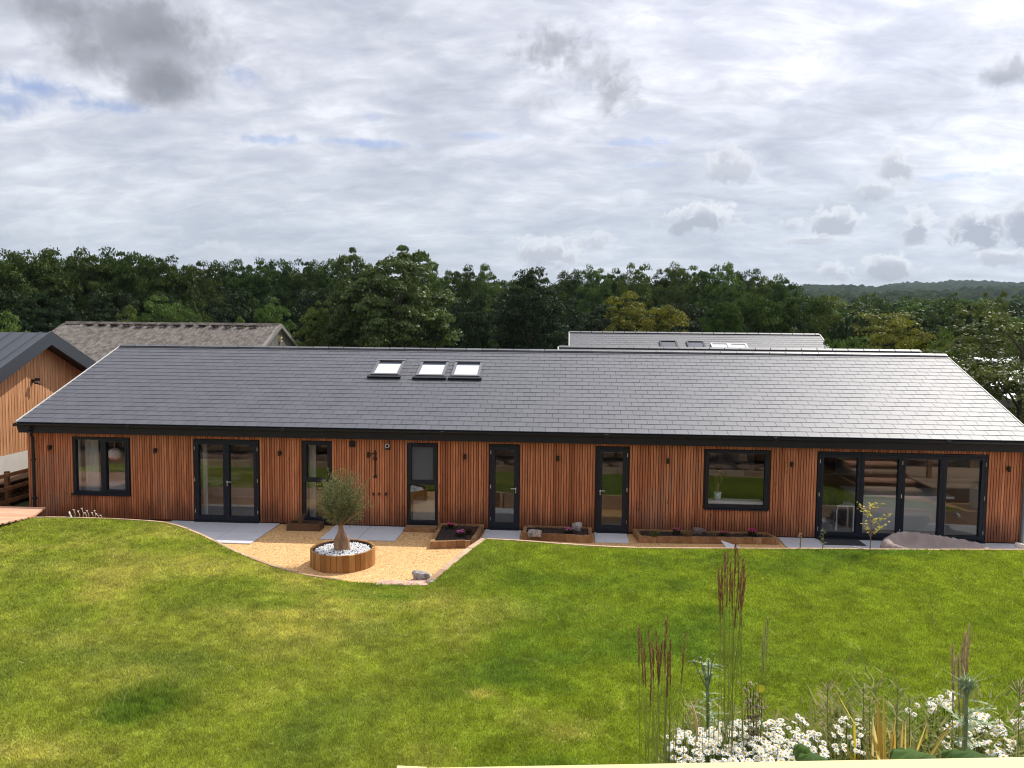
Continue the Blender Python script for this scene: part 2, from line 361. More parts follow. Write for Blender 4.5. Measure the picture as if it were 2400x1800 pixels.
# ------------------------------------------------------------------ ground, hills
def ground_z(x, y):
    x = np.asarray(x, float); y = np.asarray(y, float)
    z = -.06 - 2.4*np.clip((y-10)/50, 0, 1) - 1.6*np.clip(-y/5, 0, 1)
    return z
def build_ground():
    ys = np.concatenate([np.arange(-60, 70, 5.), np.arange(70, 3000, 60.), [3600, 5000, 7500]])
    xs = np.concatenate([[-7500, -3000], np.arange(-1500, -80, 60.), np.arange(-80, 85, 5.), np.arange(90, 1500, 60.), [3000, 7500]])
    X, Y = np.meshgrid(xs, ys); Z = ground_z(X, Y)
    V = np.stack([X.ravel(), Y.ravel(), Z.ravel()], 1); nx = len(xs); ny = len(ys)
    i = (np.arange(ny-1)[:, None]*nx+np.arange(nx-1)[None, :]).ravel()
    F = np.stack([i, i+1, i+1+nx, i+nx], 1).ravel()
    m = mat('field_ground', noise=(.12, (.045, .075, .018), (.12, .13, .05), 1), rough=.95)
    tag(link('ground', np_mesh('ground', V, F, 4, m)), kind='structure')
build_ground()
def build_hills():
    # a wooded valley side: height by bearing and distance, canopy bumps on top
    def top(az):                                    # image rows of the two ridge lines, by image column
        return az
    na, nr = 900, 300
    az = np.radians(np.linspace(-52, 50, na)); r = 380*np.exp(np.linspace(0, math.log(2700/380), nr))
    A, R = np.meshgrid(az, r)
    # image column of a bearing
    def col_of(a):
        d = np.stack([np.sin(a), np.cos(a), np.zeros_like(a)], -1)
        return 1200+FPX*(d@R_)/(d@F_)
    cx = col_of(az)
    # (distance, rows of its crest by column)
    layers = [(380, lambda c: 775+0*c), (520, lambda c: 722+8*np.sin(c/90.)), (760, lambda c: 702+5*np.sin(c/63.+1)), (1050, lambda c: 690+6*np.sin(c/80.)),
              (1350, lambda c: np.interp(c, [-400, 1700, 1860, 1910, 1970, 2050, 2110, 2400, 3000], [690, 686, 679, 675, 675, 681, 684, 690, 680])),
              (2000, lambda c: np.interp(c, [-400, 1860, 2030, 2058, 2110, 2250, 2400, 3000], [735, 730, 705, 673, 666, 663, 663, 660])),
              (2700, lambda c: 735+0*c)]
    H = np.zeros_like(R)
    hz = 1.
    zs = []
    for (D, fn) in layers:
        row = fn(cx); dirs = F_[None, :]+R_[None, :]*((cx-1200)/FPX)[:, None]-U_[None, :]*((row-900)/FPX)[:, None]
        zs.append(CAM[2]+D*dirs[:, 2]/np.hypot(dirs[:, 0], dirs[:, 1]))
    zs = np.array(zs); Ds = np.array([l[0] for l in layers], float)
    for j in range(na): H[:, j] = np.interp(r, Ds, zs[:, j])
    H[0] = -8
    X = CAM[0]+R*np.sin(A); Y = CAM[1]+R*np.cos(A)
    cell = 9.
    b = np.maximum(vnoise(X/cell, Y/cell, 3), vnoise(X/cell+7.3, Y/cell+2.1, 9))
    b2 = vnoise(X/55, Y/55, 5)
    H = H+b*10+b2*10-12+vnoise(X/4, Y/4, 8)*4
    col = np.zeros(X.shape+(3,)); s = fbm(X/70, Y/70, 3, 21)[..., None]; s2 = vnoise(X/cell, Y/cell, 44)[..., None]
    col[:] = np.array([.006, .014, .006])*(1-s)+np.array([.020, .034, .010])*s; col *= (.75+.6*s2)
    V = np.stack([X.ravel(), Y.ravel(), H.ravel()], 1)
    i = (np.arange(nr-1)[:, None]*na+np.arange(na-1)[None, :]).ravel()
    F = np.stack([i, i+1, i+1+na, i+na], 1).ravel()
    m = mat('wooded_hillside', rough=.95, spec=.1, attr='col', bump=(.5, 1., (1, 1, 1), 2.))
    tag(link('hills', np_mesh('hills', V, F, 4, m, col=col.reshape(-1, 3))), kind='structure')
build_hills()

# ------------------------------------------------------------------ garden levels
EDGE_PX = [((-420, 1214), .58), ((-60, 1209), .55), ((60, 1213), .53), ((130, 1213), .52), ((250, 1216), .5), ((330, 1220), .48), ((390, 1226), .45), ((430, 1237), .41), ((470, 1253), .36), ((515, 1275), .30),
           ((560, 1297), .25), ((605, 1315), .20), ((650, 1331), .15), ((690, 1342), .12), ((720, 1349), .1), ((800, 1360), .06), ((880, 1368), .03), ((940, 1370), .03), ((1003, 1371), .04),
           ((1030, 1350), .14), ((1055, 1329), .21), ((1080, 1308), .28), ((1110, 1284), .35), ((1140, 1264), .42), ((1190, 1266), .41), ((1250, 1270), .4), ((1320, 1276), .39), ((1390, 1281), .38), ((1480, 1285), .37),
           ((1600, 1286), .36), ((1800, 1287), .36), ((2000, 1288), .36), ((2200, 1289), .36), ((2480, 1290), .36), ((2900, 1290), .36)]
EDGE = np.array([hit(p[0], p[1], 2, z) for p, z in EDGE_PX])
EX, EY, EZ = EDGE[:, 0], EDGE[:, 1], EDGE[:, 2]
LY0 = -10.9
def lawn_z(x, y):
    x = np.asarray(x, float); y = np.asarray(y, float)
    ye = np.interp(x, EX, EY); ze = np.interp(x, EX, EZ)
    t = np.clip((ye-y)/(ye-LY0), 0, 1)
    sm = 1-np.exp(-np.maximum(ye-y, 0)/1.6)
    base = .36-.108*(-2.4-y)
    z = ze+(base-ze)*sm
    return z+.05*(fbm(x/2.3, y/2.3, 2, 3)-.5)*np.clip((ye-y)/1., 0, 1)
def lawn_right(y): return np.interp(y, [-10.9, -4.6, -1.9], [8.9, 8.9, 10.4])
def lawn_hit(px, py):
    z = 0.
    for _ in range(12): c = hit(px, py, 2, z); z = .5*z+.5*float(lawn_z(c[0], c[1]))
    return c
def lawn_col(x, y, j=0.):
    """lush, ordinary, yellow and straw grass in drifts, as the lawn has them"""
    n = fbm(x/1.7+3, y/1.1, 4, 1); n2 = fbm(x/.42, y/.42, 3, 5); n3 = fbm(x/4.5+1.3, y/3.2+9, 2, 15)
    dry = np.clip((n-.52)*2.4+(n3-.5)*1.2, 0, 1)
    lush = np.clip((.47-n)*3.6+(.5-n3)*1.2, 0, 1)
    # yellower on the left half, greener on the right
    dry = np.clip(dry+np.clip((-x-.5)/9., -.5, .22)*1.0, 0, 1)
    for (px, py, rx, ry, k) in ((340, 1640, .50, .38, 1.9), (290, 1675, .3, .2, 1.2), (640, 1420, 1.7, .30, .8), (860, 1395, 1.2, .30, .8), (1260, 1420, .9, .6, .6), (1130, 1470, 1.0, .7, .55), (930, 1400, .7, .2, .6),
                               (560, 1375, .9, .3, .5), (1650, 1330, 1.2, .5, .5), (1450, 1450, 1.6, .8, .5), (1800, 1560, 1.6, .8, .5), (1700, 1520, .7, .6, .5), (1180, 1540, .35, .6, .6)):
        c = lawn_hit(px, py); w = np.exp(-(((x-c[0])/rx)**2+((y-c[1])/ry)**2)*1.0)*(.7+.6*n2)
        k = k if k > 1.1 else k*.6; lush = np.clip(lush+w*k, 0, 1.3); dry = dry*(1-np.clip(w*k, 0, 1))
    for (px, py, rx, ry, k) in ((700, 1480, 1.6, .6, .6), (300, 1590, 1., .5, .4), (70, 1760, .8, .3, .5), (150, 1330, 1.6, .4, .35), (620, 1440, 1.5, .25, .5), (780, 1440, 1.0, .2, .5), (1130, 1625, .2, .12, .9), (1320, 1715, .35, .15, .7), (640, 1530, .6, .3, .4), (180, 1500, 1.5, .4, .35)):
        c = lawn_hit(px, py); w = np.exp(-(((x-c[0])/rx)**2+((y-c[1])/ry)**2))*(.4+1.1*n2)
        dry = np.clip(dry+w*k, 0, 1)
    lush = np.clip(lush, 0, 1)[..., None]; dry = np.clip(dry+j*.35, 0, 1)[..., None]
    A = np.array([.290, .355, .036]); L = np.array([.168, .262, .034]); D = np.array([.60, .52, .17])
    c = A*(1-lush)+L*lush; c = c*(1-dry*.75)+D*dry*.75
    n4 = fbm(x/.16, y/.13, 2, 33); return c*(.58+.38*n2+.48*n4)[..., None]
def build_lawn():
    xs = np.arange(-18, 16.01, .08); nt = 170; nx = len(xs)
    ye = np.interp(xs, EX, EY)
    T = np.linspace(0, 1, nt)[:, None]; Y = ye[None, :]*(1-T)+LY0*T; X = np.repeat(xs[None, :], nt, 0)
    X = np.minimum(X, lawn_right(Y)); Z = lawn_z(X, Y)-.012
    V = np.stack([X.ravel(), Y.ravel(), Z.ravel()], 1)
    i = (np.arange(nt-1)[:, None]*nx+np.arange(nx-1)[None, :]).ravel()
    F = np.stack([i, i+nx, i+1+nx, i+1], 1).ravel()
    m = mat('turf', rough=.95, spec=.1, attr='col', bump=(60, .7, (1, 1, 1), .03))
    tag(link('lawn', np_mesh('lawn', V, F, 4, m, col=lawn_col(X.ravel(), Y.ravel())*.85, smooth=True)), kind='structure')
    # blades
    N = 1500000
    x = RS.uniform(-16, 10.5, N*2); y = LY0+(RS.rand(N*2))*(9.4)
    d = np.hypot(x-CAM[0], y-CAM[1]); bear = np.degrees(np.arctan2(x, y-CAM[1]))
    ok = (y < np.interp(x, EX, EY)-.01) & (x < lawn_right(y)) & (RS.rand(N*2) < np.clip(9./d, 0, 1)) & (bear > -52) & (bear < 46)
    x = x[ok][:N]; y = y[ok][:N]; d = d[ok][:N]; n = len(x)
    z = lawn_z(x, y)-.014
    lushness = fbm(x/1.7+3, y/1.1, 4, 1)
    c0 = lawn_hit(340, 1640); tuft = np.exp(-(((x-c0[0])/.5)**2+((y-c0[1])/.36)**2))
    h = RS.uniform(.018, .042, n)*(1.15-.5*(lushness-.4))*(.45+1.1*fbm(x/.14, y/.12, 2, 77))*(1+1.5*tuft); w = (.0016+.00042*d)*RS.uniform(.7, 1.3, n)
    th = RS.uniform(0, 2*np.pi, n); ln = RS.uniform(.1, .9, n)*h*(1-.4*tuft)
    la = RS.uniform(0, 2*np.pi, n)
    long_ = RS.rand(n) < .002; h = np.where(long_, h*1.6, h); ln = np.where(long_, h*1.8, ln)
    V = np.empty((n, 3, 3), dtype=np.float32)
    V[:, 0] = np.stack([x-np.cos(th)*w, y-np.sin(th)*w, z], 1); V[:, 1] = np.stack([x+np.cos(th)*w, y+np.sin(th)*w, z], 1)
    V[:, 2] = np.stack([x+np.cos(la)*ln, y+np.sin(la)*ln, z+h], 1)
    c = lawn_col(x, y, RS.uniform(-.3, .5, n)); c *= RS.uniform(.5, 1.5, n)[:, None]
    c = np.where(long_[:, None], np.array([.45, .42, .2])[None], c)
    m = bpy.data.materials.new('grass_blade'); m.use_nodes = True; t = NT(m.node_tree); b = t.n['Principled BSDF']
    a = t.node('ShaderNodeAttribute', attribute_name='col').outputs['Color']; t.l.new(a, b.inputs['Base Color']); b.inputs['Roughness'].default_value = .6; b.inputs['Specular IOR Level'].default_value = .25
    tr = t.node('ShaderNodeBsdfTranslucent'); t.l.new(t.mix(1., a, (1.25, 1.35, .7), 'MULTIPLY'), tr.inputs[0]); mx = t.node('ShaderNodeMixShader'); mx.inputs[0].default_value = .38
    t.l.new(b.outputs[0], mx.inputs[1]); t.l.new(tr.outputs[0], mx.inputs[2]); t.l.new(mx.outputs[0], t.n['Material Output'].inputs[0])
    me = np_mesh('grass', V.reshape(-1, 3), np.arange(n*3), 3, m, col=np.repeat(c, 3, 0))
    tag(link('grass', me), 'short mown grass blades growing over the sloping lawn', 'grass', kind='stuff')
build_lawn()

def flat(name, pts, z, m, kind='structure', th=None, r=.5, label=None, cat=None, group=None):
    mb = MB(); n = len(pts); z0 = z-(th or .03)
    mb.add([(p[0], p[1], z) for p in pts]+[(p[0], p[1], z0) for p in pts], [tuple(range(n))]+[(i, i+n, (i+1) % n+n, (i+1) % n) for i in range(n)], r)
    return tag(mb.build(name, m), label, cat, group, kind)
def _grav(t, b):
    tc = t.node('ShaderNodeTexCoord').outputs['Object']
    v = t.node('ShaderNodeTexVoronoi'); t.l.new(tc, v.inputs['Vector']); v.inputs['Scale'].default_value = 42
    s = t.node('ShaderNodeSeparateColor'); t.l.new(v.outputs['Color'], s.inputs[0])
    c = t.ramp(s.outputs[0], [(0, (.38, .21, .09)), (.35, (.62, .37, .17)), (.7, (.78, .47, .19)), (1, (.84, .58, .29))])
    big = t.mapr(t.noise(tc, .9, 4, .6), .35, .65)
    c = t.mix(t.m('MULTIPLY', big, .25), c, (.55, .33, .15))
    t.l.new(c, b.inputs['Base Color'])
    bn = t.node('ShaderNodeBump'); bn.inputs['Strength'].default_value = .7; bn.inputs['Distance'].default_value = .012; bn.invert = True
    t.l.new(v.outputs['Distance'], bn.inputs['Height']); t.l.new(bn.outputs[0], b.inputs['Normal'])
GRAV = mat('golden_gravel', rough=.9, spec=.2, extra=_grav)
flat('gravel', [(-13.9, -5.2), (20, -5.2), (20, .02), (-13.9, .02)], -.004, GRAV, 'structure', .05)
def loose_stones():
    mb = MB(); rs = random.Random(77)
    for k in range(2600):
        x = rs.uniform(-9.5, 5.5); y = rs.uniform(-4.6, -.05); s = rs.uniform(.006, .016)*(1.5 if rs.random() < .06 else 1); b = rs.uniform(0, 6.28); cb, sb = math.cos(b), math.sin(b)
        if (x+4.642)**2+(y+3.131)**2 < .5: continue
        vs = [(x+s*(p*cb*1.3-q*sb), y+s*(p*sb*1.3+q*cb), s*.55*z) for p, q, z in ((1, 0, 0), (0, 1, 0), (-1, 0, 0), (0, -1, 0), (0, 0, 1))]
        mb.add(vs, [(0, 1, 4), (1, 2, 4), (2, 3, 4), (3, 0, 4)], rs.random())
    tag(mb.build('loose_stones', mat('loose_stone', var=((.25, .13, .06), (.85, .68, .45)), rough=.9)), 'loose larger stones scattered over the golden gravel', 'stones', kind='stuff')
loose_stones()
PAVE = mat('grey_paving', var=((.56, .57, .60), (.62, .63, .66)), rough=.75, noise=(1.5, None, (.48, .49, .51), .4), bump=(40, .15))
def paving(name, x0, x1, y0, y1, nx, ny):
    mb = MB(); g = .006
    for i in range(nx):
        for j in range(ny):
            a = x0+(x1-x0)*i/nx; b = x0+(x1-x0)*(i+1)/nx; c = y0+(y1-y0)*j/ny; d = y0+(y1-y0)*(j+1)/ny
            mb.box(a+g, b-g, c+g, d-g, .0, .022)
    return tag(mb.build('paving', PAVE), kind='structure')
paving('', -9.95, -7.15, -1.9, -.02, 3, 2); paving('', -5.72, -3.93, -1.33, -.02, 2, 2)
paving('', -1.95, -1.05, -2.3, -.02, 1, 3); paving('', .72, 1.52, -.92, -.02, 1, 1); paving('', 5.12, 13.9, -2.1, -.02, 10, 2)

# lawn edging: timber boards and sleepers following the lawn's lip
def edging(i0, i1, w, name, label, m, drop=.0, up=.012, seg=1.15):
    pts = [Vector(EDGE[i]) for i in range(i0, i1+1)]
    mb = MB(); L = [0.]
    for a, b in zip(pts, pts[1:]): L.append(L[-1]+(b-a).length)
    n = max(1, round(L[-1]/seg))
    def P(s):
        s = min(max(s, 0), L[-1])
        for k in range(len(L)-1):
            if s <= L[k+1]+1e-9: return pts[k].lerp(pts[k+1], (s-L[k])/(L[k+1]-L[k]))
        return pts[-1]
    for k in range(n):
        s0 = L[-1]*k/n+.006; s1 = L[-1]*(k+1)/n-.006; r = random.random(); sub = 3; dz = random.uniform(-.006, .006)
        q = [P(s0+(s1-s0)*j/sub) for j in range(sub+1)]
        vs = []
        for j, p in enumerate(q):
            d = (q[min(j+1, sub)]-q[max(j-1, 0)]); d.z = 0; d.normalize(); nrm = Vector((-d.y, d.x, 0))
            for (o, zz) in ((-.015, p.z+up+dz), (w, p.z+up+dz), (w, -.06), (-.015, -.06)): vs.append(Vector((p.x, p.y, 0))+nrm*o+Vector((0, 0, zz)))
        fs = [(4*j+a, 4*j+(a+1) % 4, 4*j+4+(a+1) % 4, 4*j+4+a) for j in range(sub) for a in range(4)]+[(3, 2, 1, 0), (4*sub, 4*sub+1, 4*sub+2, 4*sub+3)]
        mb.add(vs, fs, r)
    return tag(mb.build(name, m), label, 'edging')
edging(0, 15, .05, 'curved_edging', 'weathered curved timber edging along the rounded left side of the lawn', EDGEM)
edging(18, 23, .13, 'sleeper_edging', 'reddish sleeper edging climbing diagonally from the boulder to the paving', EDGEM, seg=.62)
edging(23, 34, .06, 'straight_edging', 'pale timber edging along the straight right-hand lip of the lawn', EDGEM, seg=1.6)

# rock bank, timber steps and terrace under the viewer (seen mirrored in the glass)
def rock(mb, c, s, seed, flatk=.7, r=None):
    rs = np.random.RandomState(seed); n, k = 9, 6; vs = []
    ph = rs.uniform(0, 6, 6)
    for i in range(k+1):
        a = math.pi*i/k
        for j in range(n):
            b = 2*math.pi*j/n; q = 1+.22*math.sin(2*b+ph[0]+a)+.16*math.sin(3*b+ph[1]-2*a)+rs.uniform(-.12, .12)
            q = q if 0 < i < k else 1
            x, y, z = math.sin(a)*math.cos(b), math.sin(a)*math.sin(b), math.cos(a)
            z = max(-.55, min(.62, z))
            vs.append((c[0]+s[0]*q*x, c[1]+s[1]*q*y, c[2]+s[2]*z*(1+.12*math.sin(b+ph[2]))))
    fs = [(i*n+j, (i+1)*n+j, (i+1)*n+(j+1) % n, i*n+(j+1) % n) for i in range(k) for j in range(n)]
    mb.add(vs, fs, r)
def terrace():
    mb = MB()
    V = [(-24, -10.8, -.9), (20, -10.8, -.9), (20, -11.3, -.75), (-24, -11.3, -.75), (20, -16.6, 2.75), (-24, -16.6, 2.75), (20, -16.9, 3.05), (-24, -16.9, 3.05), (20, -34, 3.1), (-24, -34, 3.1)]
    mb.add(V, [(0, 1, 2, 3), (3, 2, 4, 5), (5, 4, 6, 7), (7, 6, 8, 9)], .5)
    tag(mb.build('garden_bank', SOIL), kind='structure')
    random.seed(17); k = 0
    places = ['first', 'second', 'third', 'fourth', 'fifth']
    for row in range(5):
        x = -21+row*.5
        while x < 18:
            w = random.uniform(.6, 1.15)
            if True:
                m = MB(); rock(m, (x, -11.55-row*.92, -.45+row*.56), (w*.62, .5, .40), 100+k); o = m.build('boulder', ROCKD)
                tag(o, 'brown boulder in the rock bank below the railing, mirrored in the glass', 'boulder', 'boulders of the rock bank below the railing')
            x += w*1.1; k += 1
    m = MB(); x = -22
    while x < 18: m.box(x, x+2.38, -11.02, -10.90, -.9, -.30+random.uniform(-.01, .01)); x += 2.4
    tag(m.build('retaining_edge', EDGEM), 'pale sleeper edge where the lawn drops to the rock bank, mirrored in the glass', 'edging')
    m = MB(); m.box(8.9, 9.02, -10.9, -4.6, -.9, .30); tag(m.build('retaining_edge', SLEEP), 'brown sleeper wall along the right flank of the lawn beside the timber steps', 'edging')
    t = empty('timber_steps', (10.3, -4.4, 0), 'wide timber garden steps right of the lawn, mirrored in the folding doors', 'steps')
    for i in range(9):
        m = MB(); m.box(9.1, 10.7, -4.4-i*.56-.54, -4.4-i*.56, -.9 if i < 2 else i*.17-.1, .10+i*.17); m.build('step', EDGEM if i % 2 else DECKM, t)
        m = MB(); m.box(9.1, 10.7, -4.4-i*.56-.0, -4.4-i*.56+.015, i*.17-.06, .04+i*.17); m.build('riser', SLEEPD, t)
    t = empty('timber_platform', (13.4, -5, 0), 'pale timber seating platform with posts and a rail right of the garden steps', 'platform')
    m = MB(); m.box(10.8, 15.6, -8.2, -4.6, -.9, .42); m.build('base', SLEEPD, t)
    m = MB(); y = -4.58
    while y > -8.2: m.box(10.75, 15.65, y-.14, y-.005, .421, .46); y -= .145
    m.build('deck_boards', EDGEM, t)
    for x, y in ((11.3, -6.0), (13.6, -4.7), (15.5, -4.7), (10.9, -8.1), (13.6, -8.1), (15.5, -8.1)): m = MB(); m.box(x-.06, x+.06, y-.06, y+.06, .461, 1.9); m.build('post', SLEEP, t)
    m = MB(); m.box(10.9, 15.5, -8.12, -8.06, 1.2, 1.32); m.build('rail', SLEEP, t)
    t = empty('white_planter', (13., -3.4, 0), 'white rectangular planter of low plants on the paving right of the lawn', 'planter')
    m = MB(); m.box(11.6, 13.6, -4.1, -3.5, .0, .55); m.build('planter_box', WHITE, t); m = MB(); rs = random.Random(4)
    for k in range(900):
        p = Vector((rs.uniform(11.65, 13.55), rs.uniform(-4.08, -3.52), .55+rs.random()*.2)); a = rs.uniform(0, 6.28); dd = Vector((math.cos(a), math.sin(a), .6))*.09; q = Vector((-math.sin(a), math.cos(a), 0))*.02; m.add([p, p+dd*.5+q, p+dd, p+dd*.5-q], [(0, 1, 2, 3)], rs.random())
    m.build('foliage', leafmat('planter_leaf', (.05, .10, .02), (.16, .24, .05)), t)
    for k, (x, y, z, w, h) in enumerate(((12, -9.2, .3, 1.1, .6), (14, -9.3, .3, 1.2, .7), (16, -9.1, .4, 1.1, .8), (17.4, -6.5, .3, 1., .9), (18, -4.4, .1, .9, .7), (13, -10.1, 1.0, 1.1, .6), (15, -10.2, 1.1, 1.2, .6), (17.2, -8.6, .9, 1.2, .8), (11.2, -10.2, .9, 1., .6), (16.6, -10.6, 1.6, 1.3, .7), (14, -11.0, 1.8, 1.2, .6), (12.2, -11.0, 1.7, 1.1, .6))):
        m = MB(); rock(m, (x, y, z), (w, .7, h), 400+k); tag(m.build('boulder', ROCKD), 'brown boulder in the rock bank below the railing, mirrored in the glass', 'boulder', 'boulders of the rock bank below the railing')
terrace()

# ------------------------------------------------------------------ the long house
XL, XR = -13.825, 10.923          # roof ends
YE, ZE, YR, ZR = -.303, 2.503, 4.47, 4.324
WL, WR, ZF = -13.74, 10.80, 2.235
house = empty('timber_house', (-1.5, 0, 0), 'long single-storey house clad in red-brown vertical boards under one dark slate roof', 'house')
OPEN = {  # x0, x1, z0, z1
 'lw': (-12.52, -11.05, .66, 2.115), 'fr': (-9.36, -7.68, .0, 2.12), 'ta': (-6.54, -5.82, .12, 2.13), 'tb': (-3.89, -3.16, .12, 2.13),
 'd1': (-1.85, -1.12, .0, 2.14), 'd2': (.77, 1.53, .0, 2.14), 'w2': (3.38, 4.86, .69, 2.12), 'bf': (6.02, 9.92, .0, 2.12)}
def cladding():
    mb = MB(); p = .0635; x = WL; random.seed(5)
    ops = [(a-.012, b+.012, c, d) for a, b, c, d in OPEN.values()]
    while x < WR-.04:
        w = .0485; mid = x+w/2; segs = [(.05, ZF+.01)]
        for a, b, c, d in ops:
            if a-.02 < mid < b+.02:
                segs = [q for q in ([(.05, c-.02)] if c > .3 else [])+[(d+.015, ZF+.01)]]
        dd = random.uniform(-.003, .003); r = random.betavariate(2, 2)
        for z0, z1 in segs: mb.box(x, x+w, -.046+dd, -.012, z0, z1, r)
        x += p
    o = mb.build('cladding', CEDAR, house)
    # board ends on the two returns
    mb = MB(); y = .0
    while y < 8.8:
        for X0, X1 in ((WL-.03, WL-.002), (WR+.002, WR+.03)):
            mb.box(X0, X1, y, y+.045, .05, min(ZF+.2+(min(y, 8.94-y))*.38, 4.2), random.random())
        y += .0635
    mb.build('side_cladding', CEDAR, house)
    # inner wall: dark lining in front, split round the openings
    mb = MB(); mi = MB(); xs = sorted({WL, WR}|{v for o in OPEN.values() for v in o[:2]})
    for a, b in zip(xs, xs[1:]):
        op = [o for o in OPEN.values() if abs(o[0]-a) < 1e-6 and abs(o[1]-b) < 1e-6]
        segs = [(0., 2.42)] if not op else ([(0., op[0][2])] if op[0][2] > .05 else [])+[(op[0][3], 2.42)]
        for z0, z1 in segs:
            mb.box(a, b, -.010, .01, z0, z1, .5); mi.box(a, b, .012, .25, z0, z1, .5)
    mb.build('wall_membrane', MEMBR, house)
    # side, rear and party walls, ceiling, floor
    mi.box(WL, WL+.2, .25, 8.9, 0, 2.42); mi.box(WR-.2, WR, .25, 8.9, 0, 2.42)
    rear = [(-9.4, -7.9, .1, 2.1), (-6.56, -6.16, 1.45, 2.05), (-5.98, -5.62, 1.45, 2.05), (2.5, 4.2, .9, 2.1), (6.6, 9.4, .05, 2.1)]
    xs = sorted({WL, WR}|{v for o in rear for v in o[:2]})
    for a, b in zip(xs, xs[1:]):
        op = [o for o in rear if abs(o[0]-a) < 1e-6 and abs(o[1]-b) < 1e-6]
        if a < -9.3 and not op or not op or True:
            for z0, z1 in ([(0., 2.42)] if not op or op[0][0] == -9.4 else [(0, op[0][2]), (op[0][3], 2.42)]): mi.box(a, b, 8.7, 8.9, z0, z1)
    mi.build('inner_wall', WHITEW, house)
    pw = MB()
    for x in (-10.3, -7.1, -2.5, -.2, 2.3): pw.box(x-.05, x+.05, .26, 8.69, .03, 2.41)
    for a, b in ((-13.5, -10.36), (-10.24, -7.16), (-4.7, -2.56), (-2.44, -.26), (-.14, 2.24)): pw.box(a, b, 4.3, 4.4, .03, 2.41)
    pw.build('partition_wall', WHITEW, house)
    gw = MB(); gw.box(-7.03, -4.75, 8.62, 8.68, .03, 1.44); gw.box(-7.03, -6.57, 8.62, 8.68, 1.44, 2.41); gw.box(-6.15, -5.99, 8.62, 8.68, 1.44, 2.41); gw.box(-5.61, -4.75, 8.62, 8.68, 1.44, 2.41); gw.box(-6.56, -5.62, 8.62, 8.68, 2.06, 2.41)
    gw.box(-4.80, -4.74, .3, 8.6, .03, 2.41)
    gw.build('green_wall', GREENW, house)
    c = MB(); c.box(WL+.21, WR-.21, .26, 8.69, 2.36, 2.40); c.build('ceiling', WHITEW, house)
    fl = MB(); fl.box(WL+.02, WR-.02, .012, 8.88, -.03, .02); fl.build('floor', FLOORI, house)
cladding()

def slate_roof(name, x0, x1, ye, ze, yr, zr, m, parent, tw=.31, th=.242, lift=.0, seed=3, holes=()):
    random.seed(seed); mb = MB(); L = math.hypot(yr-ye, zr-ze); dy, dz = (yr-ye)/L, (zr-ze)/L; ny, nz = -dz, dy
    rows = int(round(L/th)); th = L/rows
    def P(x, s, h): return (x, ye+dy*s+ny*h, ze+dz*s+nz*h)
    for j in range(rows):
        s0 = j*th; s1 = s0+th+.02; x = x0-(tw/2 if j % 2 else 0)
        while x < x1-.01:
            a = max(x+.004, x0); b = min(x+tw-.004, x1); x += tw
            if b-a < .02: continue
            if any(h[0] < (a+b)/2 < h[1] and h[2] < s0+th/2 < h[3] for h in holes): continue
            h0 = .011+random.uniform(0, .0016); h1 = .003+random.uniform(-.001, .001); k0 = random.uniform(-.0004, .0004)
            r = random.betavariate(2, 2)
            mb.add([P(a, s0, h0+k0), P(b, s0, h0-k0), P(b, s1, h1), P(a, s1, h1), P(a, s0, -.004), P(b, s0, -.004)], [(0, 1, 2, 3), (4, 5, 1, 0), (0, 3, 4), (1, 5, 2)], r)
    o = mb.build(name, m, parent)
    return P, L
